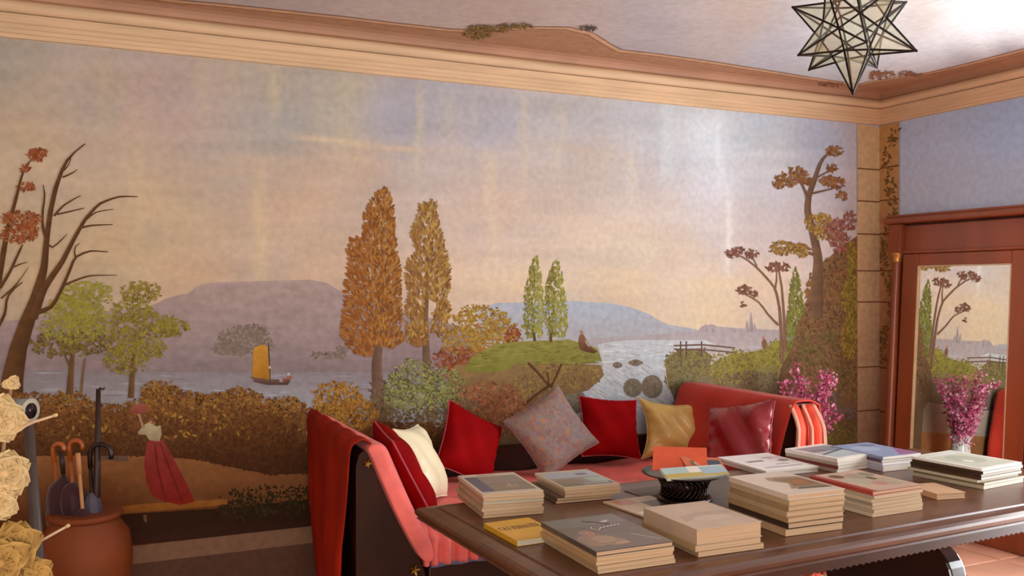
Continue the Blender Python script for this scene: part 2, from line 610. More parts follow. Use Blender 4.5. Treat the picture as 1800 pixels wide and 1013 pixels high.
ceilf = keyed([(500, 5, '#9d9291'), (700, 15, '#a89a94'), (900, 25, '#ae9c94'), (1000, 40, '#b2a39f'), (1150, 80, '#a9a2a6'), (1250, 60, '#b3a8a6'),
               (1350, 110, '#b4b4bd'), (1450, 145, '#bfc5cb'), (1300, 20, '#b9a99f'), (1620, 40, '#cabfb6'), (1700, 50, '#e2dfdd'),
               (1640, 85, '#f0f0f2'), (1720, 75, '#fbfbfb'), (1790, 60, '#f6f4f2'), (1560, 100, '#d3d6da'), (1640, 112, '#cfd2da'), (1700, 105, '#a9aab4'),  # white cloud paint with bounced daylight put into the colour
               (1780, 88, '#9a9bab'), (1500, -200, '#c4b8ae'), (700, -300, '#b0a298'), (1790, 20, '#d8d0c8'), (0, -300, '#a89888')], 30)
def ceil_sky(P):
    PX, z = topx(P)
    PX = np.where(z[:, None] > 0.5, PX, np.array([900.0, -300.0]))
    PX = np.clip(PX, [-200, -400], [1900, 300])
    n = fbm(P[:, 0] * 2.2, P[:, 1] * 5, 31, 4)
    return (1.5 - .5 * np.clip((PX[:, :1] - 500) / 1200, 0, 1)) * np.array([[.98, 1.03, 1.06]]) * ceilf(PX) * (1 + 0.16 * (n - .5))[:, None]  # colour brightened to the left to make up for weak light there
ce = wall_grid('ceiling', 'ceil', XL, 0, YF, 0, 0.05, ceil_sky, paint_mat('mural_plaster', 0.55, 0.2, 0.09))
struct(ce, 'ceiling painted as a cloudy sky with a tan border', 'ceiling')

# floor: bedding plus terracotta tiles
fl = MB().box(XL, 0, YF, 0, FZ - 0.12, FZ - 0.012).build('floor', mat('mortar', '#8a6a55', 0.8))
struct(fl, 'terracotta tiled floor', 'floor')
tilem = mat('terracotta_tile', '#d29a7e', 0.28, 0.22, 2.5, 0.5, 0.02)
TS = 0.4
tb = MB().bbox(-TS / 2 + .004, TS / 2 - .004, -TS / 2 + .004, TS / 2 - .004, -0.014, 0.0, 0.003)
t0 = tb.build('tile', tilem, fl)
nx, ny = 18, 16
first = True
for i in range(nx + 1):
    for j in range(ny + 1):
        x, y = -TS / 2 - i * TS, -TS / 2 - j * TS
        if x + TS / 2 < XL + .05 or y + TS / 2 < YF + .05:
            continue
        if first:
            o = t0
            first = False
        else:
            o = t0.copy()
            col.objects.link(o)
            o.parent = fl
        o.location = (x, y, FZ + rng.uniform(-.0008, .0008))

# cornice
prof = [(0, 2.67), (.016, 2.672), (.016, 2.688), (.024, 2.691), (.024, 2.708), (.031, 2.711), (.031, 2.727), (.043, 2.733), (.043, 2.758),
        (.05, 2.764), (.05, 2.768), (.032, 2.771), (.032, 2.776)]
for k in range(9):
    a = math.radians(-115 + k * 24)
    prof.append((.062 + .027 * math.cos(a), 2.797 + .027 * math.sin(a)))
cove = [prof[-1], (.060, 2.832), (.068, 2.848), (.085, 2.861), (.12, ZC)]
cm = mat('cornice_plaster', '#d6b894', 0.6, 0.10, 3.0, 0.3, stretch=(1, 1, 9))
cvm = mat('cove_plaster', '#b48c72', 0.65, 0.10, 3.0, 0.2)
def cornice(name, pt0, pt1, n, label):
    """profile swept from corner pt0 to corner pt1; n is the direction into the room"""
    p0, p1, n = Vector(pt0), Vector(pt1), Vector(n)
    t = (p1 - p0).normalized()
    def sweep(nm, pr, m_, par=None):
        V, F = [], []
        for d, z in pr:
            a = p0 + n * d + t * d
            b = p1 + n * d - t * d
            V += [(a.x, a.y, z), (b.x, b.y, z)]
        for i in range(len(pr) - 1):
            F.append((2 * i, 2 * i + 1, 2 * i + 3, 2 * i + 2))
        return MB().add(V, F).build(nm, m_, par)
    o = sweep(name, prof, cm)
    sweep('cove', cove, cvm, o)
    struct(o, label, 'cornice')
cornice('trim_1', (XL, 0), (0, 0), (0, -1), 'moulded plaster cornice above the landscape mural')
cornice('trim_2', (0, 0), (0, YF), (-1, 0), 'moulded plaster cornice above the mirror wall')
cornice('trim_3', (0, YF), (XL, YF), (0, 1), 'moulded plaster cornice on the wall behind the photographer')
cornice('trim_4', (XL, YF), (XL, 0), (1, 0), 'moulded plaster cornice on the far left wall')

woodm = mat('dark_wood', '#35180d', 0.4, 0.35, 6, 0.3, stretch=(1, 6, 1), coat=0.05)
# frames of the openings
f = MB()
y0, y1, z0, z1 = WIN1
for a, b in ((y0, y0 + .07), (y1 - .07, y1)):
    f.box(-.02, .2, a, b, z0, z1)
f.box(-.02, .2, y0, y1, z1 - .07, z1)
o = f.build('door_1', woodm)
struct(o, 'open glazed door frame in the side wall', 'door')
f = MB()
x0, x1, z0, z1 = FILL_WIN
for a, b in ((x0, x0 + .06), (x1 - .06, x1), ((x0 + x1) / 2 - .03, (x0 + x1) / 2 + .03)):
    f.box(a, b, YF - .2, YF + .02, z0, z1)
f.box(x0, x1, YF - .2, YF + .02, z0, z0 + .06).box(x0, x1, YF - .2, YF + .02, z1 - .06, z1)
o = f.build('added_window', woodm)
struct(o, 'added window frame for fill light in the wall behind the photographer', 'window')

# ------------------------------------------------------------------ the mural, painted from far to near
def wpx(x, z):
    return tuple(topx(np.array([[x, 0, z]]))[0][0])

p = Paint(1)
p.fill([(-1100, 605), (-100, 575), (100, 556), (200, 546), (260, 540), (300, 522), (335, 515), (345, 502), (385, 496), (470, 493), (545, 492), (575, 497),
        (600, 514), (640, 528), (690, 545), (760, 560), (860, 590), (860, 660), (-1100, 733)], vgrad(492, '#a5908c', 660, '#88777a', .14))
p.build('painted_hill', wb, label='painted lilac table mountain')
p = Paint(2)
p.fill([(250, 652), (340, 640), (390, 630), (480, 625), (620, 632), (860, 628), (860, 670), (500, 668), (380, 662)], vgrad(620, '#8c7a7a', 668, '#807072', .12))
p.clump([(430, 600, 48, 26), (448, 582, 20, 12), (400, 612, 25, 14), (570, 625, 30, 6), (600, 620, 10, 12)], ['#85746a', '#7f7062', '#8a7870'], 60, 8, 5)
p.build('painted_shore', wb, label='painted far shore with faint trees')
p = Paint(3)
p.fill([(-1100, 692), (60, 650), (250, 655), (450, 652), (700, 655), (860, 660), (860, 770), (-1100, 827)], vgrad(655, '#867c80', 740, '#99989f', .10, 90, 5))
for k in range(60):
    x, y = p.r.uniform(40, 700), p.r.uniform(655, 730)
    p.dab(x, y, p.r.uniform(20, 70), 2, 0.0, p.pick(['#a3a2ab', '#8f8488', '#a8a9b4', '#7f7476']))
p.build('painted_lake', wb, label='painted grey lake water')
p = Paint(4)
p.fill([(840, 545), (870, 533), (930, 530), (1000, 529), (1060, 531), (1110, 540), (1140, 552), (1170, 570), (1230, 580), (1230, 612), (840, 612)],
       vgrad(530, '#a9aebb', 612, '#aca6a8', .06))
p.build('painted_hill', wb, label='painted pale blue hill')
p = Paint(5)
p.fill([(1030, 596), (1150, 588), (1225, 584), (1235, 572), (1250, 570), (1270, 577), (1310, 578), (1380, 580), (1440, 582), (1440, 640), (1030, 640)],
       vgrad(572, '#a4989a', 640, '#b5adad', .10, 60, 6))
for x, h in ((1240, 14), (1252, 10), (1313, 20), (1320, 34), (1326, 16), (1290, 6)):
    p.stroke([(x, 584, 7), (x, 584 - h * .5, 5), (x, 584 - h, 1.5)], '#9a8f92')
p.build('painted_town', wb, label='painted misty town with spires')
p = Paint(6)
p.fill([(1050, 604), (1110, 598), (1240, 598), (1260, 606), (1190, 618), (1165, 640), (1170, 680), (1215, 720), (1215, 800), (960, 800), (985, 690), (1040, 672), (1062, 650)],
       vgrad(598, '#c0c0c4', 720, '#b6bac2', .10, 30, 8))
for k in range(240):
    x, y = p.r.uniform(1040, 1190), p.r.uniform(605, 720)
    if y > 690 or inside([(1050, 604), (1240, 598), (1165, 640), (1170, 690), (1000, 690), (1062, 650)], x, y):
        p.dab(x, y, p.r.uniform(8, 30), 2.2, p.r.uniform(-.15, .25) + (0.5 if y > 640 else 0), p.pick(['#d6d8dc', '#cfd0d4', '#adb1ba', '#e2e2e2', '#bcb6b4']))
p.build('painted_river', wb, label='painted pale river falling over rocks')
p = Paint(7)
for cx, cy, rx, ry, c in ((1112, 682, 17, 17, '#80735f'), (1146, 680, 19, 21, '#7d6e5c'), (1085, 642, 9, 6, '#7c6c68'), (1117, 638, 14, 6, '#8d6c60'), (1008, 705, 22, 24, '#7a7468')):
    P = [(cx + rx * math.cos(a), cy + ry * math.sin(a)) for a in np.linspace(0, 6.283, 15)[:-1]]
    p.fill(P, vgrad(cy - ry, c, cy + ry, '#7a6f66', .15, 6, 6), 3, 4)
    p.clump([(cx, cy, rx * .75, ry * .7)], [c, '#8f7d62', '#94856e', '#6a5f56'], 120, 6, 3)
p.build('painted_boulders', wb, label='painted boulders in the river')

# sailing boat
p = Paint(8)
p.fill([(445, 613), (452, 608), (464, 606), (470, 610), (474, 668), (443, 664)], vgrad(606, '#bb8734', 668, '#a06a24', .14, 5, 20))
p.stroke([(472, 604, 2), (475, 670, 2)], '#5a4030')
p.fill([(440, 662), (476, 668), (496, 670), (514, 662), (506, 677), (470, 677), (448, 673)], vgrad(660, '#7a5848', 677, '#4e3a34', .1))
p.dab(508, 664, 7, 9, 1.5, lin('#9c5c48'))
p.dab(507, 658, 5, 5, 0, lin('#c4b49c'))
p.dab(474, 646, 4, 5, 0, lin('#c4b8a0'))
p.dab(500, 668, 8, 6, 0.3, lin('#8c4a3a'))
p.build('painted_boat', wb, label='painted small boat with ochre sail')

# far right: banks and bridge
p = Paint(9)
p.fill([(1168, 632), (1185, 618), (1230, 612), (1250, 625), (1248, 660), (1240, 720), (1190, 715), (1175, 680)], vgrad(612, '#857a48', 700, '#75655a', .2, 10, 12))
p.clump([(1205, 635, 36, 22), (1235, 640, 18, 26), (1200, 665, 30, 26)], ['#7c7038', '#8a7c50', '#6c5c40', '#8f8550', '#75644e'], 55, 8, 4)
p.fill([(1250, 640), (1290, 620), (1330, 618), (1370, 598), (1400, 600), (1410, 700), (1240, 720)], vgrad(600, '#958c46', 700, '#6f5c48', .18, 16, 10))
p.clump([(1310, 632, 62, 16), (1365, 622, 26, 24), (1285, 652, 36, 22)], ['#8c8438', '#a09640', '#766a3a', '#989048'], 45, 8, 4)
p.clump([(1330, 672, 70, 18)], ['#6f5c48', '#7a6a55', '#65544a', '#80705a'], 35, 9, 4)
p.build('painted_bank', wb, label='painted green river bank')
p = Paint(10)
p.stroke([(1184, 608, 3), (1235, 606, 3), (1292, 612, 2.5)], '#6b5448')
p.stroke([(1184, 614, 3), (1240, 615, 3), (1292, 620, 2.5)], '#6b5448')
for x in (1196, 1206, 1233):
    p.stroke([(x, 600, 2.5), (x, 628, 2.5)], '#5c483e')
p.dab(1343, 604, 22, 9, 1.57, lin('#7d5848'))
p.dab(1342, 594, 7, 6, 1.57, lin('#b07a6c'))
p.build('painted_bridge', wb, label='painted footbridge and small standing figure')

# ochre trees behind the knoll
p = Paint(11)
p.clump([(845, 565, 48, 28), (885, 582, 32, 20), (815, 600, 40, 26), (870, 605, 48, 24)], ['#a08038', '#b08c40', '#a5703c', '#8c6a30', '#b39648'], 48, 9, 4.5)
p.clump([(800, 632, 38, 22), (820, 655, 40, 24), (900, 590, 16, 14)], ['#8a4c30', '#9c5a38', '#a86440', '#7d4228'], 50, 9, 4)
p.build('painted_ochre_trees', wb, label='painted ochre and russet trees')
# knoll
p = Paint(12)
p.fill([(780, 690), (800, 640), (960, 634), (1000, 640), (1055, 640), (1062, 660), (1030, 690), (990, 692), (970, 730), (900, 800), (780, 800)],
       vgrad(640, '#8a6e48', 740, '#75583f', .22, 18, 14))
p.clump([(1000, 660, 55, 24), (940, 680, 40, 25)], ['#8a7040', '#99803f', '#7a5c40', '#86664a', '#a08a48'], 40, 9, 4)
p.fill([(815, 652), (828, 628), (870, 606), (920, 598), (1000, 597), (1050, 612), (1058, 636), (1010, 640), (965, 640), (930, 636), (905, 640), (890, 655), (850, 656)],
       vgrad(598, '#8d8644', 655, '#7d7a38', .14, 24, 6))
for k in range(140):
    x, y = p.r.uniform(830, 1045), p.r.uniform(602, 645)
    if inside([(815, 652), (828, 628), (870, 606), (1000, 600), (1050, 612), (1058, 636), (890, 652)], x, y):
        p.dab(x, y, p.r.uniform(8, 24), 2.5, p.r.uniform(-.3, .1), p.pick(['#8f8a42', '#7a7434', '#989048', '#857a3c']))
p.build('painted_knoll', wb, label='painted grassy knoll above a cliff')
p = Paint(13)
for a in ([(928, 638, 5), (945, 655, 5), (966, 680, 4)], [(987, 640, 4), (978, 660, 4), (968, 682, 4)], [(962, 655, 3), (965, 680, 3)],
          [(972, 674, 4), (945, 692, 5), (905, 725, 6)]):
    p.stroke(a, '#5e3c28')
p.clump([(862, 705, 62, 34), (820, 720, 40, 26), (900, 735, 50, 30)], ['#96583c', '#a86844', '#7d4a34', '#8c5a40', '#b07850'], 45, 9, 4)
p.build('painted_russet_bush', wb, label='painted russet bush with dry branches')
p = Paint(14)
p.fill([(1018, 590), (1024, 586), (1032, 600), (1040, 612), (1050, 618), (1044, 622), (1020, 616), (1016, 604)], vgrad(586, '#8c6048', 620, '#5e3c2c', .15, 5, 5), 2, 3)
p.dab(1022, 584, 7, 6, 1.5, lin('#a87c68'))
p.dab(1032, 604, 16, 5, 1.0, lin('#a89880'))
p.build('painted_seated_figure', wb, label='painted figure sitting on the knoll')
# twin green poplars
up_ang = lambda x, y, r: -math.pi / 2 + r.uniform(-.6, .6)
GP = ['#8c8a3c', '#a09c48', '#70682e', '#b0aa58', '#7d7634']
p = Paint(15)
def gl(cx):
    def f(x, y, c, r):
        return mixc(c, lin('#6a5a34') if x < cx else lin('#b4ac5c'), .25)
    return f
p.fillfoliage([(943, 448), (949, 470), (955, 520), (957, 560), (953, 592), (926, 594), (919, 565), (923, 510), (932, 470)], GP, 70, 9, 3.6, up_ang, gl(940))
p.fillfoliage([(978, 452), (988, 478), (995, 530), (998, 570), (994, 592), (964, 594), (957, 560), (960, 500), (970, 466)], GP, 70, 9, 3.6, up_ang, gl(976))
p.stroke([(938, 585, 4), (940, 600, 5)], '#5a482c')
p.stroke([(968, 585, 4), (968, 602, 5)], '#5a482c')
p.build('painted_green_poplars', wb, label='painted pair of slim green poplars')

# tall autumn poplars
AP = ['#a06a30', '#b07a3a', '#8a5226', '#7a4a24', '#b88444', '#96602c']
p = Paint(16)
p.stroke([(675, 400, 4), (670, 500, 8), (668, 590, 12), (662, 640, 17), (664, 690, 20), (672, 760, 26)], '#6b5242')
p.clump([(668, 720, 24, 60)], ['#5f4a3c', '#75604c', '#6b5442', '#857058'], 30, 10, 4, 1.4, .5)
fan = lambda cx: (lambda x, y, r: -math.pi / 2 + (x - cx) * .016 + r.uniform(-.5, .5))
p.fillfoliage([(676, 328), (688, 346), (694, 395), (697, 440), (704, 470), (706, 560), (710, 602), (690, 612), (664, 606), (650, 626), (625, 622), (605, 606), (597, 590),
               (604, 545), (606, 500), (612, 470), (610, 430), (617, 418), (636, 418), (640, 395), (636, 375), (648, 362), (660, 340)], AP, 62, 13, 4.2, fan(668),
              lambda x, y, c, r: mixc(c, lin('#8a4a26'), .35 if x < 650 else 0.05))
p.build('painted_autumn_poplar', wb, label='painted tall russet poplar')
p = Paint(17)
p.stroke([(756, 400, 4), (752, 480, 7), (747, 560, 10), (750, 640, 13), (756, 690, 15), (760, 740, 17)], '#6d5442')
AP2 = ['#a07838', '#b58c48', '#8c6030', '#7a5230', '#c09a58', '#9c7040']
p.fillfoliage([(757, 352), (768, 358), (772, 395), (781, 430), (788, 460), (793, 492), (786, 520), (792, 545), (784, 570), (770, 560), (768, 530), (748, 528), (742, 600), (730, 608),
               (714, 580), (712, 545), (718, 520), (712, 490), (716, 460), (730, 440), (722, 415), (728, 390), (738, 362)], AP2, 58, 13, 4, fan(752),
              lambda x, y, c, r: mixc(c, lin('#8c5c34'), .35 if x < 742 else 0))
p.clump([(735, 585, 22, 24), (775, 560, 16, 30)], AP2, 40, 12, 4, -1.4, .6)
p.build('painted_autumn_poplar', wb, label='painted tall golden poplar')
# bushes below them
p = Paint(18)
p.clump([(700, 735, 75, 40), (790, 735, 60, 40)], ['#6b5a38', '#7a6844', '#5c4a34', '#6f5c4a', '#847450'], 34, 9, 4)
p.clump([(728, 662, 42, 30), (782, 678, 36, 30), (698, 690, 26, 26), (735, 700, 62, 24)], ['#7d8048', '#969654', '#6a683c', '#a5a468', '#5c5034', '#8a8a50'], 48, 8, 4)
p.build('painted_green_bush', wb, label='painted grey green bush below the poplars')

# left: ochre green trees
p = Paint(19)
p.stroke([(130, 600, 5), (126, 640, 9), (122, 700, 13)], '#65492f')
p.stroke([(126, 650, 4), (114, 625, 3), (106, 605, 2)], '#65492f')
p.stroke([(142, 700, 5), (145, 660, 4), (150, 630, 3)], '#75583c')
p.clump([(98, 606, 46, 22), (150, 602, 46, 24)], ['#6e5c30', '#7c6a34', '#5e4a2a', '#85703a'], 46, 9, 4)
p.clump([(150, 518, 46, 24), (120, 545, 40, 24), (128, 578, 58, 26), (160, 560, 36, 22)], ['#8f8a3a', '#7c7434', '#a39a44', '#84763a', '#968c3c'], 46, 9, 4, top='#989038')
p.build('painted_tree', wb, label='painted leafy olive green tree')
p = Paint(20)
p.stroke([(236, 590, 5), (234, 640, 8), (230, 700, 11)], '#65492f')
p.stroke([(236, 650, 3), (222, 640, 3), (212, 650, 2)], '#65492f')
p.clump([(215, 600, 34, 24), (222, 632, 38, 24), (262, 612, 32, 18), (255, 572, 58, 24), (298, 576, 34, 16), (232, 546, 34, 22), (248, 514, 36, 18)],
        ['#8a7a30', '#9c8a3a', '#6d5a2c', '#7d6a30', '#a09040', '#75602c'], 46, 9, 4, top='#8c7e32')
p.build('painted_tree', wb, label='painted ochre green tree beside the lake')
# bare tree at far left
p = Paint(21)
BR = '#573a22'
for a in ([(18, 720, 46), (22, 665, 38), (33, 610, 30), (48, 565, 26), (62, 528, 20), (78, 470, 13), (82, 420, 10), (89, 370, 9), (98, 330, 8), (109, 300, 6), (116, 282, 5), (130, 268, 3), (150, 253, 2)],
          [(58, 560, 16), (78, 505, 12), (110, 460, 9), (130, 420, 7), (150, 385, 6), (175, 357, 4), (210, 345, 3), (242, 346, 1.5)],
          [(64, 550, 9), (92, 541, 7), (110, 505, 6), (125, 470, 5), (132, 450, 4), (160, 440, 3), (190, 443, 1.5)],
          [(82, 422, 6), (74, 398, 5), (75, 368, 4), (80, 342, 3), (76, 325, 1.5)],
          [(95, 380, 4), (112, 360, 3), (142, 344, 1.5)], [(100, 377, 3), (124, 372, 2.5), (148, 366, 1.5)], [(112, 300, 3), (122, 292, 2), (126, 272, 1.5)],
          [(110, 312, 3), (130, 304, 2), (136, 298, 1)], [(138, 402, 4), (160, 396, 3), (198, 395, 1.5)], [(112, 502, 4), (140, 490, 3), (160, 484, 2.5), (206, 484, 1)],
          [(132, 452, 3), (130, 432, 2), (140, 428, 1)], [(150, 388, 3), (168, 372, 2), (200, 368, 1)], [(84, 430, 4), (92, 440, 3), (110, 420, 2), (118, 412, 1)],
          [(-8, 520, 14), (5, 450, 10), (14, 400, 8), (28, 350, 6), (38, 310, 4), (46, 290, 3), (72, 264, 1.5)], [(0, 506, 7), (18, 478, 5), (34, 442, 4), (40, 430, 2)],
          [(-4, 575, 7), (10, 552, 5), (12, 520, 4), (25, 505, 3), (40, 496, 1.5)], [(24, 470, 2.5), (34, 464, 2), (48, 461, 1)], [(2, 525, 3), (30, 500, 2.5), (38, 488, 1.5), (50, 470, 1)]):
    p.stroke(a, BR)
p.clump([(64, 274, 17, 11), (70, 268, 12, 8), (45, 296, 10, 7), (46, 328, 17, 8), (38, 384, 36, 13), (34, 412, 34, 16), (50, 400, 20, 12)],
        ['#8a4a2c', '#a05a36', '#7a3c22', '#94502e', '#ab6840'], 62, 10, 3.6)
p.build('painted_bare_tree', wb, label='painted bare tree with a few red leaves')

# sandy ground and hedge
p = Paint(22)
p.fill([(-1100, 839), (60, 790), (200, 800), (350, 806), (420, 815), (480, 830), (700, 820), (1400, 760), (1400, 900), (900, 960), (560, 1000), (-1100, 1201)],
       vgrad(800, '#94633c', 920, '#5a3018', .16, 60, 14))
p.fill([(170, 808), (182, 786), (205, 780), (222, 790), (226, 812)], vgrad(780, '#7c6757', 812, '#6a5242', .1, 9, 9))
p.build('painted_sandy_path', wb, label='painted sandy path')
p = Paint(23)
HP = ['#7a4f2a', '#8c5c30', '#5e3a22', '#9a6e34', '#6a4428', '#82562c', '#6e4426']
env = [(-1100, 710), (60, 690), (110, 700), (160, 706), (205, 712), (245, 700), (262, 678), (282, 672), (310, 684), (350, 696), (385, 690), (420, 684), (455, 692), (480, 704), (520, 700), (545, 716),
       (600, 740), (800, 745), (800, 820), (480, 835), (400, 820), (340, 806), (200, 800), (60, 800), (-1100, 862)]
p.fill([(a, b + 12) for a, b in env[:18]] + env[18:], vgrad(690, '#7d5630', 820, '#4a2a18', .3, 16, 12))
p.fillfoliage(env, HP, 52, 10, 5, None, lambda x, y, c, r: mixc(c, lin('#472818'), max(0, min(.85, (y - 720) / 100))))
p.clump([(592, 702, 44, 30), (628, 728, 36, 28), (575, 730, 30, 24)], ['#a07030', '#b08038', '#8a5c28', '#b88c40', '#94682c'], 48, 10, 5)
p.clump([(280, 690, 34, 22), (425, 698, 34, 18), (120, 706, 40, 18), (345, 705, 30, 16), (500, 712, 26, 14)], ['#8c5e32', '#9a6e38', '#7c522c', '#a4783c'], 40, 9, 5)
for k in range(150):
    x, y = p.r.uniform(40, 540), p.r.uniform(700, 770)
    if vnoise(np.array(x / 30), np.array(y / 25), 8) > .55:
        p.dab(x, y, 9, 4, p.r.uniform(0, 6.28), p.pick(['#a4783a', '#b0863c', '#96702e']))
p.build('painted_hedge', wb, label='painted autumn hedge along the lake')
p = Paint(24)
p.fill([(150, 908), (400, 893), (640, 868), (1500, 790), (1500, 860), (900, 905), (560, 930), (226, 958), (100, 970)], vgrad(880, '#33200f', 950, '#3d241a', .2, 30, 12))
p.clump([(480, 880, 90, 26), (430, 895, 50, 18), (640, 868, 120, 30)], ['#3a321a', '#2e2814', '#4a3a1e', '#332416'], 26, 10, 4)
p.fill([(130, 900), (250, 886), (400, 877), (400, 888), (250, 900), (130, 912)], vgrad(880, '#96602a', 912, '#8a5420', .15))
p.stroke([(254, 905, 6), (256, 918, 5)], '#6a4c38')
p.build('painted_ledge', wb, label='painted dark ledge under the path')
# painted dado band along the foot of the wall
p = Paint(25)
a, b, c, d = wpx(-6.8, .384), wpx(-.01, .384), wpx(-.01, .30), wpx(-6.8, .30)
p.poly([a, b, c, d], [lin('#80604c')] * 4)
e, g = wpx(-.01, FZ), wpx(-6.8, FZ)
p.poly([d, c, e, g], [lin('#5c3f33')] * 4)
p.build('painted_dado', wb, label='painted brown band along the foot of the wall')
# lady in red
p = Paint(26)
p.fill([(258, 778), (268, 772), (286, 774), (298, 792), (312, 820), (328, 850), (342, 882), (318, 888), (290, 882), (268, 872), (258, 850), (253, 815)],
       vgrad(772, '#8e3a34', 885, '#84241a', .14, 10, 30), 3, 5)
for a in ([(272, 780, 2), (278, 830, 3), (292, 880, 3)], [(282, 780, 2), (300, 830, 3), (322, 884, 3)]):
    p.stroke(a, '#72201a')
p.fill([(242, 760), (252, 748), (262, 742), (276, 750), (282, 747), (284, 764), (280, 776), (262, 774), (256, 764), (244, 764)], vgrad(742, '#b4a688', 776, '#a08e6c', .12, 4, 4), 2, 3)
p.stroke([(252, 752, 5), (247, 738, 4), (243, 724, 3)], '#a8846c')
p.dab(266, 738, 12, 10, 1.57, lin('#7a4c38'))
p.dab(265, 742, 6, 6, 1.57, lin('#a87c60'))
p.fill([(226, 726), (236, 712), (256, 710), (262, 718), (250, 728)], vgrad(708, '#9c5244', 728, '#7d4438', .15, 4, 4), 2, 3)
p.build('painted_lady', wb, label='painted woman in red skirt carrying a basket')

# right end: cypress, thin trees, rock, gnarled tree
p = Paint(27)
for a in ([(1374, 640, 6), (1373, 590, 5), (1370, 540, 4), (1362, 505, 3.5), (1332, 472, 3), (1304, 450, 2.5), (1280, 446, 1.5)],
          [(1380, 620, 5), (1378, 560, 4), (1374, 505, 3), (1368, 472, 2)], [(1368, 572, 4), (1348, 552, 3), (1334, 530, 2.5), (1302, 514, 1.5)],
          [(1362, 508, 3), (1366, 490, 2), (1364, 470, 1.5)], [(1330, 468, 2), (1322, 452, 1.5)]):
    p.stroke(a, '#7a5a48')
p.clump([(1288, 446, 14, 8), (1300, 440, 8, 6), (1321, 447, 12, 8), (1366, 470, 20, 9), (1308, 510, 14, 8), (1326, 518, 8, 5), (1306, 536, 5, 5)],
        ['#7d5044', '#8a5c4a', '#6b4438', '#946450'], 70, 8, 3.4)
p.build('painted_thin_tree', wb, label='painted slender tree with sparse leaves')
p = Paint(28)
p.fillfoliage([(1398, 464), (1407, 500), (1412, 540), (1414, 600), (1408, 640), (1384, 640), (1382, 570), (1389, 505)], ['#77803c', '#6a6c34', '#8c8c48', '#7d7a3c'], 80, 10, 3.5, up_ang)
p.fillfoliage([(1424, 478), (1432, 510), (1432, 570), (1414, 570), (1414, 510)], ['#96603c', '#a06c44', '#88563a', '#7c6a3c'], 60, 9, 3.5, up_ang)
p.build('painted_cypress', wb, label='painted green cypress')
p = Paint(29)
p.fill([(1436, 470), (1455, 455), (1475, 436), (1506, 415), (1512, 600), (1514, 860), (1380, 860), (1384, 720), (1368, 690), (1372, 650), (1396, 600), (1400, 572), (1414, 548), (1424, 510)],
       vgrad(430, '#79583c', 760, '#67503a', .25, 14, 18))
p.fillfoliage([(1436, 470), (1475, 436), (1504, 418), (1508, 700), (1400, 700), (1376, 670), (1400, 590), (1424, 520)],
              ['#75553a', '#86643f', '#654a34', '#7c6a44', '#8c6a48', '#5c4634'], 34, 10, 4.5)
p.clump([(1450, 600, 40, 22), (1425, 620, 26, 22), (1470, 660, 30, 30)], ['#6a6038', '#75683c', '#5c5232', '#7c5844'], 34, 10, 4)
p.clump([(1478, 725, 26, 12), (1460, 700, 18, 9)], ['#6f5d5c', '#665352', '#78655c'], 40, 10, 4)
p.clump([(1478, 762, 34, 24)], ['#6f6430', '#7c7038', '#5f5630'], 40, 9, 4)
p.build('painted_rock', wb, label='painted brown rock overgrown with plants')
p = Paint(30)
for a in ([(1434, 560, 24), (1436, 500, 20), (1438, 455, 15), (1428, 405, 13), (1418, 372, 11), (1420, 345, 10), (1432, 315, 8), (1440, 288, 6), (1452, 270, 3.5), (1470, 262, 2)],
          [(1420, 350, 6), (1412, 330, 4), (1402, 312, 3), (1392, 306, 2)], [(1436, 450, 6), (1420, 445, 4), (1400, 440, 3), (1380, 440, 2)],
          [(1436, 312, 3), (1452, 302, 2.5), (1466, 298, 1.5)], [(1428, 340, 4), (1450, 335, 3), (1470, 330, 2)]):
    p.stroke(a, '#69503e')
p.build('painted_gnarled_trunk', wb, label='painted twisted tree trunk')
p = Paint(31)
p.clump([(1466, 266, 17, 8), (1386, 316, 24, 12), (1368, 324, 10, 8), (1402, 302, 16, 9), (1416, 318, 10, 10), (1462, 296, 9, 7), (1470, 322, 15, 10), (1478, 345, 10, 8), (1456, 318, 16, 9)],
        ['#8c6038', '#a07844', '#7a4c30', '#96684a', '#84583c'], 64, 9, 3.8)
p.clump([(1438, 392, 24, 18), (1450, 410, 18, 12), (1374, 436, 24, 12), (1408, 440, 16, 12)], ['#a08040', '#8c6c38', '#b09048', '#7c5c34', '#96683c'], 60, 9, 4)
p.clump([(1468, 405, 22, 20), (1492, 388, 13, 16), (1480, 430, 22, 16)], ['#96605a', '#8a5648', '#a06a5c', '#7c4c40'], 54, 9, 4)
p.build('painted_gnarled_leaves', wb, label='painted autumn leaves of the twisted tree')
p = Paint(32)
p.fillfoliage([(1488, 428), (1506, 430), (1512, 500), (1508, 580), (1498, 630), (1484, 632), (1474, 600), (1486, 560), (1476, 520), (1488, 480)],
              ['#8a7a34', '#a08c40', '#6e5c2a', '#968440', '#7a6c30'], 70, 11, 3.6, lambda x, y, r: r.choice((-1, 1)) * r.uniform(.9, 1.4))
p.build('painted_ivy', wb, label='painted hanging olive ivy')

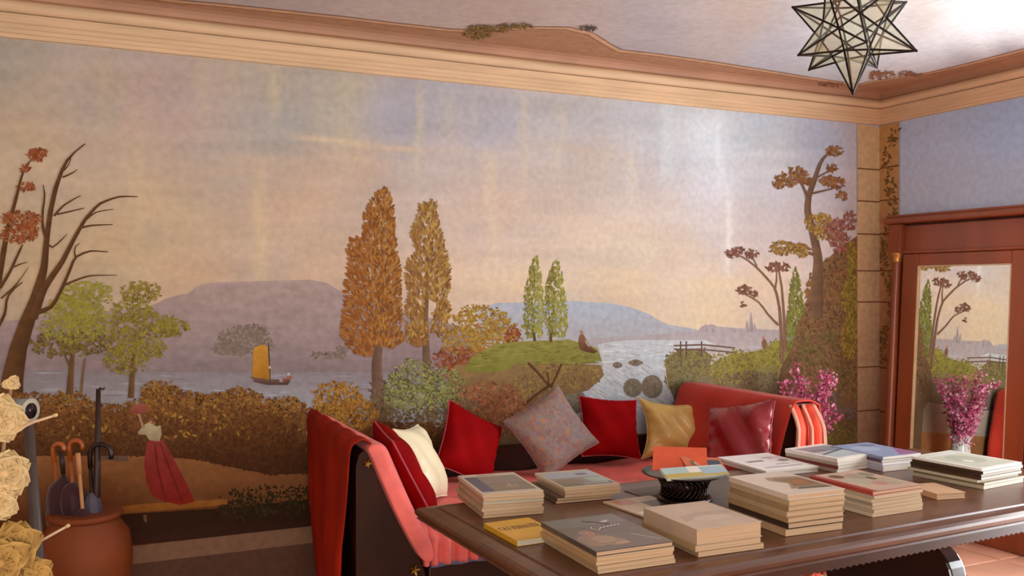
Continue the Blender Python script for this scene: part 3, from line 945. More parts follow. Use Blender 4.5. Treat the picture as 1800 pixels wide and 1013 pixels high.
# painted stone pillar wrapped round the corner
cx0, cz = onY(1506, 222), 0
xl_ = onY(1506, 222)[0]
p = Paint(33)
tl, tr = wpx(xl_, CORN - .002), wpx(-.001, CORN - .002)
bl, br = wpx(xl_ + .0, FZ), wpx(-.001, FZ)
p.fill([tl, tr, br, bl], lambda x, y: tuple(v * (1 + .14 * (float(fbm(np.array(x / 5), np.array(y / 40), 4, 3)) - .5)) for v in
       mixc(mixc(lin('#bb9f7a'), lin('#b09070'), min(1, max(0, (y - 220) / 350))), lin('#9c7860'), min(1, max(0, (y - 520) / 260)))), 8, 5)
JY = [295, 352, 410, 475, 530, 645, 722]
for y in JY:
    z = onY(1506, y)[2]
    a, b = wpx(xl_, z), wpx(0, z)
    p.poly([a, b, (b[0], b[1] + 2.4), (a[0], a[1] + 2.4)], lin('#6b4630'))
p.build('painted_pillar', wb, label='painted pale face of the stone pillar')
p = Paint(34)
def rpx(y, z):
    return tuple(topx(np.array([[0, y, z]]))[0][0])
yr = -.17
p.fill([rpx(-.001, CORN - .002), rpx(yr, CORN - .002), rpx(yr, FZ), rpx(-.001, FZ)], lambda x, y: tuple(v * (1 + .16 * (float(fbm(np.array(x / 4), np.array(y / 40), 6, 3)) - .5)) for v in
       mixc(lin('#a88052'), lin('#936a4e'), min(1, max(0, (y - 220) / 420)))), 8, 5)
for y in JY:
    z = onY(1543, y)[2]
    a, b = rpx(0, z), rpx(yr, z)
    p.poly([a, b, (b[0], b[1] + 2.4), (a[0], a[1] + 2.4)], lin('#5e3a26'))
for k in range(260):
    y = p.r.uniform(225, 640)
    x = 1560 + 9 * math.sin(y / 26) + p.r.uniform(-6, 9)
    p.dab(x + (8 if y < 330 else 0), y, 9, 4, p.r.uniform(0, 6.28), p.pick(['#7a5a34', '#6b5030', '#8a6a3e', '#64502c', '#7c4c30']))
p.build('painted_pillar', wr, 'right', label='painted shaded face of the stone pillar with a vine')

# tan border painted round the ceiling
p = Paint(35)
bp = [(310, 0), (400, 8), (600, 29), (700, 41), (790, 51), (830, 53), (880, 50), (940, 47), (1000, 48), (1040, 57), (1070, 76), (1092, 88), (1150, 94), (1250, 108), (1350, 124), (1430, 137), (1490, 146)]
bp2 = [(1530, 143), (1580, 136), (1630, 128), (1700, 112), (1800, 86)]
B1 = [onZ(a, b, ZC)[:2] for a, b in bp]
B2 = [onZ(a, b, ZC)[:2] for a, b in bp2]
B1 = [np.array([XL, B1[0][1]])] + B1
B2 = B2 + [np.array([B2[-1][0], YF])]
V, F, C = [], [], []
zc = ZC - 0.0008
BC, BL_, BD = lin('#b0876a'), lin('#cfa886'), lin('#94694c')
def strip(L, R, ca, cb=None, z=zc):
    n = len(V)
    for a, b in zip(L, R):
        V.append((a[0], a[1], z)); V.append((b[0], b[1], z))
        C.append(ca); C.append(cb or ca)
    for i in range(len(L) - 1):
        F.append((n + 2 * i, n + 2 * i + 1, n + 2 * i + 3, n + 2 * i + 2))
cnr = np.array([B2[0][0], B1[-1][1]])
E1 = [q + np.array([0, 0]) for q in B1] + [cnr]
strip(E1, [np.array([q[0], 0.0]) for q in E1], BC)
E2 = [cnr] + B2
strip([np.array([q[0], min(q[1], cnr[1])]) for q in E2], [np.array([0.0, min(q[1], cnr[1])]) for q in E2], BC)
strip([cnr, np.array([cnr[0], 0.0])], [np.array([0.0, cnr[1]]), np.array([0.0, 0.0])], BC)
for off, wd, cc in ((0.0, .035, BL_), (.04, .008, BD), (-.012, .008, BD)):
    strip([q + np.array([0, off]) for q in E1], [q + np.array([0, off + wd]) for q in E1], cc, z=zc - .0004)
    strip([q + np.array([off, 0]) for q in E2], [q + np.array([off + wd, 0]) for q in E2], cc, z=zc - .0004)
bo = mesh_obj('painted_border', V, F, paint_mat('mural_paint'), ce, cols=C)
bo['label'] = 'painted tan border of the ceiling'
p = Paint(36)
p.clump([(860, 49, 40, 6), (840, 58, 24, 8), (910, 44, 26, 4)], ['#8a7440', '#6e5c34', '#a08448', '#8c6a3c'], 70, 9, 3.4)
p.clump([(1033, 48, 16, 4)], ['#5a4a44', '#6e5c50'], 90, 8, 3)
p.clump([(1462, 148, 22, 4), (1570, 128, 40, 5), (1545, 134, 18, 6), (1610, 130, 14, 3)], ['#a0664c', '#8c5a44', '#96704c'], 50, 9, 2.6)
p.build('painted_garland', ce, 'ceil', label='painted leafy garland on the ceiling border')

# ------------------------------------------------------------------ daybed along the mural
red_cloth = mat('red_cloth', '#d0504a', 0.75, 0.18, 7, 0.2, 0.15, sheen=0.1)
orange_cloth = mat('orange_red_cloth', '#9c2410', 0.8, 0.25, 5, 0.12, 0.12)
pink_cloth = mat('coral_cloth', '#ec7068', 0.6, 0.2, 8, 0.3, 0.15, sheen=0.1)
brass = mat('brass', '#b8924a', 0.35, 0.2, 10, 0.5, metal=1.0)

DB = (-2.72, -0.58, FZ)
day = thing('daybed', 'dark wooden daybed with high flared ends against the mural', 'daybed', DB)
def dloc(v):
    return [(a - DB[0], b - DB[1], c - DB[2]) for a, b, c in v]
def loft(sections, closed=True):
    """sections: list of equal-length outlines (3d points)"""
    n = len(sections[0])
    V = [q for s_ in sections for q in s_]
    F = []
    for i in range(len(sections) - 1):
        for k in range(n if closed else n - 1):
            F.append((i * n + k, i * n + (k + 1) % n, (i + 1) * n + (k + 1) % n, (i + 1) * n + k))
    if closed:
        F.append(tuple(range(n - 1, -1, -1)))
        F.append(tuple((len(sections) - 1) * n + k for k in range(n)))
    return V, F
inner = [(-3.885, .93), (-3.867, .886), (-3.83, .80), (-3.795, .72), (-3.762, .65), (-3.715, .56), (-3.66, .465), (-3.64, .40), (-3.63, .30), (-3.63, .15)]
def left_arm(y, t):
    """outline of the left end at depth y; t=0 front, 1 back"""
    ot, ob = -3.93 + .07 * t, -3.93 + .20 * t
    out = [(ob, .15), (ob + (ot - ob) * .5, .5), (ot, .88), (ot + .012, .925), (ot + .03, .94)]
    return [(x, y, z) for x, z in out + inner]
MBx = MB()
MBx.add(*loft([left_arm(y, t) for y, t in ((-1.09, 0), (-.75, .33), (-.4, .67), (-.07, 1))]))
MBx.v = dloc(MBx.v)
MBx.build('end_board', woodm, day)
# right end, mirrored, slightly shorter footprint
rin = [(-1.675, .965), (-1.69, .90), (-1.72, .82), (-1.76, .72), (-1.80, .62), (-1.85, .52), (-1.88, .42), (-1.88, .15)]
def right_arm(y, t):
    out = [(-1.52, .15), (-1.515, .5), (-1.505, .90), (-1.52, .96), (-1.56, .985), (-1.64, .985)]
    return [(x, y, z) for x, z in out + rin]
MBx = MB()
MBx.add(*loft([right_arm(y, t) for y, t in ((-1.0, 0), (-.5, .5), (-.06, 1))]))
MBx.v = dloc(MBx.v)
MBx.build('end_board', woodm, day)
m_ = MB().bbox(-3.62, -1.89, -1.06, -1.01, .20, .44, .008)
m_.v = dloc(m_.v); m_.build('front_rail', woodm, day)
m_ = MB().bbox(-3.72, -1.80, -.075, -.035, .12, .72, .01)
m_.v = dloc(m_.v); m_.build('back_panel', woodm, day)
for x in (-3.78, -1.68):
    for y in (-1.02, -.14):
        m_ = MB().lathe([(.028, FZ), (.032, FZ + .02), (.024, FZ + .04), (.034, FZ + .07)], 14, (x, y))
        m_.v = dloc(m_.v); m_.build('foot', woodm, day, True)
# small brass fitting on the left cheek
for (px, py, r) in ((645, 815, .016), (728, 1002, .022)):
    P = onY(px, py, -1.095)
    m_ = MB()
    for k in range(5):
        a = k * 1.257
        m_.tube([(P[0], P[1], P[2]), (P[0] + r * math.cos(a), P[1] - .01, P[2] + r * math.sin(a))], [.006, .004], 6)
    m_.tube([(P[0], P[1] + .006, P[2]), (P[0], P[1] - .018, P[2])], [.011, .007], 8)
    m_.v = dloc(m_.v); m_.build('fitting', brass, day)

# mattress: seat plus the padding that climbs both ends
mt = MB()
nu, nv = 60, 26
P = []
for i in range(nu):
    for j in range(nv):
        u, v = i / (nu - 1), j / (nv - 1)
        x = -3.62 + u * (1.74)
        y = -1.05 + v * .97
        e = min(1, min(v, 1 - v) * 14)
        z = .565 - .03 * (1 - e) ** 2 + .008 * math.sin(x * 9 + y * 5) * e
        P.append((x, y, z))
mt.grid(P, nu, nv)
P = [(x, y, .45 if k == 0 else z) for (x, y, z) in [] for k in (0,)]
mt.box(-3.62, -1.88, -1.05, -.08, .44, .53)
mt.v = dloc(mt.v)
mt.build('mattress', red_cloth, day, True)
# padding on the left end (8 cm thick, follows the curve of the board)
padn = [(-3.90, .955)] + inner[:7]
def pad_sec(y, k=1.0):
    a = [(x + .002, z) for x, z in padn]
    b = []
    for i, (x, z) in enumerate(padn):
        q0, q1 = padn[max(i - 1, 0)], padn[min(i + 1, len(padn) - 1)]
        tx, tz = q1[0] - q0[0], q1[1] - q0[1]
        L = math.hypot(tx, tz)
        th = .078 * k * (0.45 if i == 0 else 1)
        b.append((x - tz / L * th * 1.0, z + tx / L * th))
    return [(x, y, z) for x, z in a + b[::-1]]
pd = MB()
secs = []
for q, (y, k) in enumerate(((-1.135, .55), (-1.128, .85), (-1.11, 1.0), (-1.06, 1.05), (-.95, 1), (-.8, 1.04), (-.6, .98), (-.4, 1.03), (-.2, 1), (-.08, .9))):
    secs.append(pad_sec(y, k))
pd.add(*loft(secs))
pd.v = dloc(pd.v)
o = pd.build('arm_padding', pink_cloth, day, True)
sb = o.modifiers.new('soft', 'SUBSURF'); sb.levels = sb.render_levels = 2

# coral cover lying on the seat, gathered folds hanging over the front edge
def solid(o, t, off=1.0):
    md = o.modifiers.new('thick', 'SOLIDIFY'); md.thickness = t; md.offset = off
    return o
V = []
nu, nv = 340, 44
for i in range(nu):
    u = i / (nu - 1)
    x = -3.655 + u * 1.72
    fold = .5 + .5 * math.sin(u * 225 + 2.2 * math.sin(u * 41))
    fold2 = .5 + .5 * math.sin(u * 470 + 3 * math.sin(u * 57))
    for j in range(nv):
        s_ = j / (nv - 1) * 1.22      # arc length from the back
        if s_ < .96:
            y = -.10 - s_
            ed = max(0, (s_ - .72) / .24)
            z = .585 + .006 * math.sin(x * 14 + y * 11) + (fold * .018 + fold2 * .004) * ed ** 1.3
            z -= .012 * max(0, (s_ - .90) / .06) ** 2
            # cloth climbs a little at the left end
            z += .05 * math.exp(-((x + 3.655) / .05) ** 2)
        else:
            d = s_ - .96
            y = -1.062 - .018 * min(1, d / .03) - (fold * .036 + fold2 * .010) * min(1, d / .05)
            z = .573 - d * .42
        V.append((x, y, z))
o = MB().grid(V, nu, nv).build('seat_cover', pink_cloth, None, True, fix=False)
solid(o, .006)
tag(o, 'coral red cloth cover with gathered front folds spread on the daybed seat', 'cover')

# folded blue-grey edge under the cover
V = []
for i in range(40):
    u = i / 39
    x = -3.62 + u * .5
    for j in range(5):
        v = j / 4
        V.append((x, -1.075 - .012 * math.sin(v * 3.14) - .006 * math.sin(u * 30), .470 - v * .022))
o = MB().grid(V, 40, 5).build('folded_sheet', mat('grey_sheet', '#6f6a88', 0.8, 0.2), None, True, fix=False)
solid(o, .008)
tag(o, 'grey blue folded sheet edge below the coral seat cover', 'sheet')

# throw over the left end, hanging down its outer side
V = []
nu, nv = 34, 60
for i in range(nu):
    t = i / (nu - 1)             # 0 front, 1 back
    y = -1.115 + t * 1.03
    ot, ob = -3.945 + .062 * t, -3.955 + .17 * t
    path = [(-3.845 + .0 * t, .915), (-3.872, .962), (-3.905 + .03 * t, .985), (ot - .002, .968), (ot - .012, .93), (ot - .012 + (ob - ot) * .4, .6), (ob - .015, .14)]
    ln = [0]
    for a, b in zip(path, path[1:]):
        ln.append(ln[-1] + math.hypot(b[0] - a[0], b[1] - a[1]))
    for j in range(nv):
        s_ = j / (nv - 1) * ln[-1]
        k = max(q for q in range(len(ln)) if ln[q] <= s_ + 1e-9)
        k = min(k, len(path) - 2)
        r = (s_ - ln[k]) / (ln[k + 1] - ln[k])
        x = path[k][0] + (path[k + 1][0] - path[k][0]) * r
        z = path[k][1] + (path[k + 1][1] - path[k][1]) * r
        h = max(0, .93 - z)
        x -= (.5 + .5 * math.sin(t * 19 + .6 * math.sin(t * 7) + h * .8)) * .045 * min(1, h / .35)
        z += .004 * math.sin(t * 30)
        V.append((x, y + .012 * math.sin(z * 7), z))
o = MB().grid(V, nu, nv).build('throw_blanket', orange_cloth, None, True, fix=False)
solid(o, .008, -1)
sb = o.modifiers.new('soft', 'SUBSURF'); sb.levels = sb.render_levels = 1
tag(o, 'brick red throw hanging over the outer side of the left daybed end', 'blanket')

# throw over the right end: inner face, top and gathered front
V = []
nu, nv = 40, 50
path = [(-1.862, .53), (-1.815, .62), (-1.775, .72), (-1.735, .82), (-1.705, .90), (-1.688, .965), (-1.655, 1.0), (-1.56, 1.0), (-1.51, .975), (-1.492, .90), (-1.49, .5), (-1.49, .16)]
ln = [0]
for a, b in zip(path, path[1:]):
    ln.append(ln[-1] + math.hypot(b[0] - a[0], b[1] - a[1]))
for i in range(nu):
    t = i / (nu - 1)
    y = -1.02 + t * .96
    for j in range(nv):
        s_ = j / (nv - 1) * ln[-1]
        k = min(max(q for q in range(len(ln)) if ln[q] <= s_ + 1e-9), len(path) - 2)
        r = (s_ - ln[k]) / (ln[k + 1] - ln[k])
        x = path[k][0] + (path[k + 1][0] - path[k][0]) * r
        z = path[k][1] + (path[k + 1][1] - path[k][1]) * r
        out = 1 if x > -1.51 else 0
        h = max(0, .9 - z)
        x += out * (.5 + .5 * math.sin(t * 26)) * .04 * min(1, h / .3)
        x += (1 - out) * .004 * math.sin(t * 14 + z * 20)
        V.append((x, y, z))
o = MB().grid(V, nu, nv).build('throw_blanket', mat('rust_cloth', '#b33222', 0.75, 0.15, 6, 0.2, 0.1, sheen=0.1), None, True, fix=False)
solid(o, .008, 1)
tag(o, 'rust red throw covering the right daybed end', 'blanket')
# front fall of that throw with pale borders
fr = thing('hanging_scarf', 'orange red scarf with pale borders hanging on the front of the right daybed end', 'scarf', (-1.58, -1.03, 0.12))
def hang(name, xa, xb, mt_, dy, par, z0=.13, z1=.985):
    V = []
    for i in range(14):
        u = i / 13
        for j in range(24):
            v = j / 23
            z = z1 - v * (z1 - z0)
            sp = .80 + .25 * min(1, v * 3)
            xm = -1.585
            x = xm + ((xa + (xb - xa) * u) - xm) * sp
            y = -1.03 + dy - .012 * math.sin(u * 9 + v * 2) - .03 * math.sin(min(1, v * 6) * 1.57)
            if v < .12:
                y += (.12 - v) * .35
            V.append((x + 1.58, y + 1.03, z - .12))
    o = MB().grid(V, 14, 24).build(name, mt_, par, True, fix=False)
    return solid(o, .005)
hang('cloth', -1.70, -1.52, mat('flame_cloth', '#d23a18', 0.6, 0.3, 8, 0.3, 0.1, sheen=0.1), 0, fr)
palem = mat('pale_border', '#e0a890', 0.7, 0.12)
hang('border', -1.705, -1.692, palem, -.006, fr)
hang('border', -1.612, -1.604, palem, -.008, fr)
hang('border', -1.528, -1.512, palem, -.006, fr)

# ------------------------------------------------------------------ cushions
def cushion(name, label, c, w_, h_, t_, nrm, roll, material, pipem=None, seed=0, wr=.006, ear=.10, group='scatter cushions on the daybed'):
    root = thing(name, label, 'cushion', c, 0, group)
    n = Vector(nrm).normalized()
    upd = Vector((0, 0, 1))
    xax = upd.cross(n).normalized()
    yax = n.cross(xax).normalized()
    ca, sa = math.cos(roll), math.sin(roll)
    xa, ya = xax * ca + yax * sa, -xax * sa + yax * ca
    N = 27
    R = random.Random(seed)
    ph = [R.uniform(0, 6.28) for _ in range(6)]
    def pos(u, v, s_):
        x = u * w_ / 2 * (1 - ear * (1 - v * v) * .9)
        y = v * h_ / 2 * (1 - ear * (1 - u * u) * .9)
        th = t_ / 2 * ((1 - u ** 4) * (1 - v ** 4)) ** .55 * (1 - .15 * (u * u + v * v) / 2)
        ed = math.exp(-((1 - max(abs(u), abs(v))) / .25) ** 2)
        th += wr * math.sin(6 * u + 4 * v + ph[0]) * (1 - ed) + wr * .9 * math.sin(24 * u + ph[1]) * abs(v) ** 3 * (1 - abs(u)) + wr * .9 * math.sin(17 * v + ph[2]) * abs(u) ** 3 * (1 - abs(v))
        if max(abs(u), abs(v)) > .999:
            th = 0
        return xa * x + ya * y + n * (th * s_)
    mb = MB()
    g = np.sin(np.linspace(-math.pi / 2, math.pi / 2, N))
    for s_ in (1, -1):
        P = [pos(u, v, s_) for u in g for v in g]
        mb.grid(P, N, N)
    o = mb.build('cover', material, root, True, fix=False)
    bm = bmesh.new(); bm.from_mesh(o.data)
    bmesh.ops.remove_doubles(bm, verts=bm.verts[:], dist=1e-5)
    bmesh.ops.recalc_face_normals(bm, faces=bm.faces[:])
    bm.to_mesh(o.data); bm.free()
    o.data.polygons.foreach_set('use_smooth', [True] * len(o.data.polygons))
    # seam piping
    L = []
    gg = np.linspace(-1, 1, 15)
    for u in gg[:-1]: L.append(pos(u, -1, 1))
    for v in gg[:-1]: L.append(pos(1, v, 1))
    for u in gg[::-1][:-1]: L.append(pos(u, 1, 1))
    for v in gg[::-1]: L.append(pos(-1, v, 1))
    MB().tube(L, .0042, 6, False).build('piping', pipem or material, root, True)
    return root

def velvet(name, c, c2, rough=.55):
    return mat(name, c, rough, 0.2, 5, 0.06, 0.06, sheen=.0, c2=c2)
crim = velvet('crimson_velvet', '#780307', '#940509', .8)
crim_edge = mat('crimson_piping', '#b04a58', 0.4)
cream = mat('cream_satin', '#f2e8c0', 0.38, 0.08, 6, 0.5, 0.05, sheen=.2)
gold = mat('gold_satin', '#d0ac60', 0.34, 0.16, 7, 0.6, 0.10)
satred = mat('dark_red_satin', '#8c1622', 0.32, 0.15, 7, 0.6, 0.12)

def paisley_mat():
    m = bpy.data.materials.new('paisley_weave'); m.use_nodes = True
    nt = m.node_tree; b = nt.nodes['Principled BSDF']
    tc = nt.nodes.new('ShaderNodeTexCoord')
    vo = nt.nodes.new('ShaderNodeTexVoronoi'); vo.inputs['Scale'].default_value = 78
    nz = nt.nodes.new('ShaderNodeTexNoise'); nz.inputs['Scale'].default_value = 60
    mx = nt.nodes.new('ShaderNodeMix'); mx.data_type = 'RGBA'; mx.inputs[0].default_value = .06
    nt.links.new(tc.outputs['Object'], mx.inputs[6]); nt.links.new(nz.outputs['Color'], mx.inputs[7])
    nt.links.new(mx.outputs[2], vo.inputs['Vector'])
    cr = nt.nodes.new('ShaderNodeValToRGB'); cr.color_ramp.interpolation = 'LINEAR'
    els = cr.color_ramp.elements
    for k, (p_, c) in enumerate([(0, '#746a60'), (.3, '#8c8476'), (.45, '#8c404c'), (.6, '#787068'), (.75, '#b07848'), (.9, '#7d7484')]):
        e = els[k] if k < 2 else els.new(p_)
        e.position = p_; e.color = (*lin(c), 1)
    sp = nt.nodes.new('ShaderNodeSeparateColor')
    nt.links.new(vo.outputs['Color'], sp.inputs[0]); nt.links.new(sp.outputs[0], cr.inputs['Fac'])
    nt.links.new(cr.outputs['Color'], b.inputs['Base Color'])
    b.inputs['Roughness'].default_value = .8
    return m
pais = paisley_mat()

def at(px, py, Y):
    return tuple(onY(px, py, Y))
lean = (0, -.93, .37)
cushion('cushion', 'crimson cushion leaning on the left daybed end, seen edge on', (-3.655, -.86, .795), .42, .42, .13, (.86, -.12, .46), .08, crim, crim_edge, 1)
cushion('cushion', 'cream satin cushion beside the left daybed end', (-3.50, -.62, .775), .36, .36, .13, (.80, -.55, .45), -.10, cream, cream, 2, .008)
cushion('cushion', 'square crimson velvet cushion just right of the cream cushion', at(826, 783, -.26), .36, .36, .13, (.30, -.90, .34), -.52, crim, crim_edge, 3, .009)
cushion('cushion', 'grey paisley cushion standing on its corner', at(970, 760, -.30), .39, .38, .14, (-.05, -.9, .40), .50, pais, None, 4)
cushion('cushion', 'crimson velvet cushion half hidden by the paisley cushion', at(1072, 752, -.18), .36, .34, .12, (-.05, -.93, .36), -.12, crim, crim_edge, 5, .010)
cushion('cushion', 'gold satin cushion between two red cushions', at(1186, 755, -.22), .41, .35, .14, (-.25, -.9, .36), -.06, gold, None, 6, .018, .24)
cushion('cushion', 'dark red satin cushion leaning on the right daybed end', (-1.885, -.86, .80), .39, .40, .12, (-.86, -.22, .42), .24, satred, None, 7, .020)

# ------------------------------------------------------------------ library table
TZ = 0.79
TH = TZ - FZ
TROT = math.radians(2.5)
TO = (-3.80, -1.43, FZ)        # back left corner on the floor
TL, TW = 2.62, 1.06
tab = thing('library_table', 'long dark wooden table with moulded top covered in books', 'table', TO, TROT)
tw = mat('table_wood', '#5c3520', 0.34, 0.28, 5, 0.45, stretch=(1, 8, 1), coat=0.2)
# top: moulded edge swept round the rectangle (local x 0..TL, y 0..-TW)
eprof = [(.0, -.046), (.004, -.040), (-.004, -.030), (-.006, -.020), (.0, -.012), (.012, -.006), (.03, -.0035), (.052, -.0025), (.056, -.006), (.060, -.0055), (.064, 0)]
secs = []
for d, dz in [(.03, -.046)] + eprof:
    z = TH + dz
    secs.append([(d, -d, z), (TL - d, -d, z), (TL - d, -TW + d, z), (d, -TW + d, z)])
V, F = loft(secs)
o = MB().add(V, F).build('tabletop', tw, tab)
# aprons with a carved lower edge
aw = mat('apron_wood', '#42210f', 0.4, 0.3, 6, 0.3, stretch=(1, 5, 1), coat=0.1)
def apron(p0, p1, name='apron'):
    p0, p1 = Vector(p0), Vector(p1)
    t = (p1 - p0); L = t.length; t.normalize()
    n = Vector((-t.y, t.x, 0)) * .022
    k = int(L / .028)
    V, F = [], []
    for i in range(k * 4 + 1):
        s_ = i / (k * 4) * L
        z = TH - .100 + .006 * abs(math.sin(i * math.pi / 4))
        q = p0 + t * s_
        for zz in (TH - .046, z):
            V += [tuple(q + n + Vector((0, 0, zz))), tuple(q - n + Vector((0, 0, zz)))]
    for i in range(k * 4):
        a, b = i * 4, i * 4 + 4
        F += [(a, b, b + 2, a + 2), (a + 1, a + 3, b + 3, b + 1), (a + 2, b + 2, b + 3, a + 3), (a, a + 1, b + 1, b)]
    F += [(0, 2, 3, 1), (k * 16, k * 16 + 1, k * 16 + 3, k * 16 + 2)]
    MB().add(V, F).build(name, aw, tab)
ins = .07
apron((.34, -TW + ins, 0), (TL - .34, -TW + ins, 0))
apron((.34, -ins - .1, 0), (TL - .34, -ins - .1, 0))
# two scrolled trestles
lw = mat('trestle_wood', '#2c1512', 0.22, 0.3, 6, 0.6, coat=0.5)
for x in (.80, 1.82):
    yc = -TW / 2
    out = []
    for cx_, a0 in ((yc + .19, 0), (yc - .19, 90)):
        for k in range(9):
            a = math.radians(a0 + k * 90 / 8)
            out.append((cx_ + .125 * math.cos(a), .385 + .125 * math.sin(a)))
    out += [(yc - .31, .30), (yc - .27, .18), (yc - .36, .08), (yc - .37, .02), (yc + .37, .02), (yc + .36, .08), (yc + .27, .18), (yc + .31, .30)]
    m_ = MB().prism(out, x - .045, x + .045, 'x')
    o = m_.build('trestle', lw, tab)
    bv = o.modifiers.new('round', 'BEVEL'); bv.width = .012; bv.segments = 3; bv.limit_method = 'ANGLE'
    MB().bbox(x - .05, x + .05, yc - .12, yc + .12, .50, TH - .046, .008).build('bearer', aw, tab)
    MB().bbox(x - .06, x + .06, yc - .40, yc + .40, 0, .04, .008).build('foot', lw, tab)
MB().bbox(.84, 1.78, -TW / 2 - .02, -TW / 2 + .06, .20, .27, .01).build('stretcher', lw, tab)

# ------------------------------------------------------------------ books
def pages_mat(name, c, c2):
    """page block: fine horizontal leaves"""
    if name in MATS: return MATS[name]
    m = bpy.data.materials.new(name); m.use_nodes = True
    nt = m.node_tree; b = nt.nodes['Principled BSDF']
    tc = nt.nodes.new('ShaderNodeTexCoord')
    mp = nt.nodes.new('ShaderNodeMapping'); mp.inputs['Scale'].default_value = (3, 3, 900)
    nz = nt.nodes.new('ShaderNodeTexNoise'); nz.inputs['Scale'].default_value = 1.0
    cr = nt.nodes.new('ShaderNodeValToRGB')
    cr.color_ramp.elements[0].position = .35; cr.color_ramp.elements[1].position = .65
    cr.color_ramp.elements[0].color = (*lin(c), 1); cr.color_ramp.elements[1].color = (*lin(c2), 1)
    nt.links.new(tc.outputs['Object'], mp.inputs[0]); nt.links.new(mp.outputs[0], nz.inputs['Vector'])
    nt.links.new(nz.outputs['Fac'], cr.inputs['Fac']); nt.links.new(cr.outputs['Color'], b.inputs['Base Color'])
    b.inputs['Roughness'].default_value = .75
    MATS[name] = m
    return m
PG = {'warm': pages_mat('pages_warm', '#bb9873', '#d2b593'), 'white': pages_mat('pages_white', '#d4cabb', '#eae2d4'),
      'grey': pages_mat('pages_grey', '#b0a590', '#c6bba6')}
def cover(c, rough=.35):
    return mat('cover_' + c.lstrip('#'), c, rough, .07, 14, .5)
BOOKS = {}
def flat_print(name, polys, parent, z):
    """printed picture on a cover: coloured patches given in cover coordinates 0..1"""
    V, F, C = [], [], []
    w_, d_ = parent['cw'], parent['cdp']
    for k, (pts, c) in enumerate(polys):
        n = len(V)
        V += [(u * w_, v * d_, z + .00025 + k * .00004) for u, v in pts]
        C += [lin(c)] * len(pts)
        F.append(tuple(range(n, n + len(pts))))
    cv = [c for c in parent.children if c.name.startswith('cover')]
    return mesh_obj(name, V, F, paint_mat('cover_ink', .3, .5, .05), cv[0] if cv else parent, cols=C)
def book(name, label, org, ang, w_, d_, t_, cov, pg='warm', spine='left', soft=False, group=None, cat='book'):
    """org: front left lower corner; w along x, d along y (before turning)"""
    r = thing(name, label, cat, org, ang, group)
    r['cw'], r['cdp'] = w_, d_
    bt = .0022 if not soft else .0008
    mg = .003 if not soft else .0005
    key = (round(w_, 4), round(d_, 4), round(t_, 4), pg, spine, soft)
    a, b, c, d = (0 if spine == 'left' else mg), w_ - mg, (mg if spine != 'front' else 0), d_ - mg
    if key in BOOKS:
        pm, cmh = BOOKS[key]
    else:
        pm = MB().box(a + bt, b, c, d, bt, t_ - bt)
        cmh = MB().box(0, w_, 0, d_, 0, bt).box(0, w_, 0, d_, t_ - bt, t_)
        if spine == 'left':
            cmh.box(0, bt, 0, d_, bt, t_ - bt)
        elif spine == 'back':
            cmh.box(0, w_, d_ - bt, d_, bt, t_ - bt)
        BOOKS[key] = (pm, cmh)
    pm.build('page_block', PG[pg], r)
    cmh.build('cover', cov, r)
    return r

def stack_frame(a, b, c, d):
    """photo points of a stack: front-left foot, front-left top, front-right top, back-left top"""
    P = onZ(*a, TZ)
    zs = np.arange(TZ, 1.2, .0005)
    Q = np.stack([np.full_like(zs, P[0]), np.full_like(zs, P[1]), zs], -1)
    py = topx(Q)[0][:, 1]
    zt = zs[np.argmin(abs(py - b[1]))]
    Fp, Rp, Lp = onZ(*b, zt), onZ(*c, zt), onZ(*d, zt)
    w_, e = Rp - Fp, Lp - Fp
    aw_, ae = math.atan2(w_[1], w_[0]), math.atan2(e[1], e[0]) - math.pi / 2
    return P, zt - TZ, float(np.linalg.norm(w_)), float(np.linalg.norm(e)), (aw_ + ae) / 2
ORD = ['topmost', 'second from the top', 'third from the top', 'fourth from the top', 'fifth from the top', 'sixth from the top', 'seventh from the top',
       'eighth from the top', 'ninth from the top', 'tenth from the top', 'eleventh from the top']
brng = random.Random(5)
def stack(pts, desc, where, items, group, shift=None, cat='book', ndim=None):
    """items from the bottom up: (relative thickness, cover colour, pages, spine, soft)"""
    P, h, w_, d_, ang = stack_frame(*pts)
    if ndim:
        w_, d_ = ndim
    tot = sum(i[0] for i in items)
    z = TZ + .0012
    res = []
    n = len(items)
    for k, it in enumerate(items):
        th = it[0] / tot * h
        jx, jy = (brng.uniform(-.004, .004), brng.uniform(-.004, .004)) if k < n - 1 else (0, 0)
        sx = it[5] if len(it) > 5 else (0, 0)
        ca, sa = math.cos(ang), math.sin(ang)
        ox, oy = jx + sx[0], jy + sx[1]
        ww, dd = (it[6] if len(it) > 6 else (w_, d_))
        q = n - 1 - k
        lab = '%s, topmost in %s' % (desc, where) if q == 0 else '%s %s in %s' % (it[7] if len(it) > 7 else cat, ORD[q], where)
        b = book(cat, lab, (P[0] + ox * ca - oy * sa, P[1] + ox * sa + oy * ca, z), ang + (brng.uniform(-.012, .012) if q else 0),
                 ww, dd, th - .0004, cover(it[1], .3), it[2], it[3], it[4], group, cat)
        b['tz'] = th - .0004
        res.append(b)
        z += th
    return res
def rect(u0, v0, u1, v1):
    return [(u0, v0), (u1, v0), (u1, v1), (u0, v1)]
def ell(cx, cy, rx, ry, n=18):
    return [(cx + rx * math.cos(2 * math.pi * k / n), cy + ry * math.sin(2 * math.pi * k / n)) for k in range(n)]

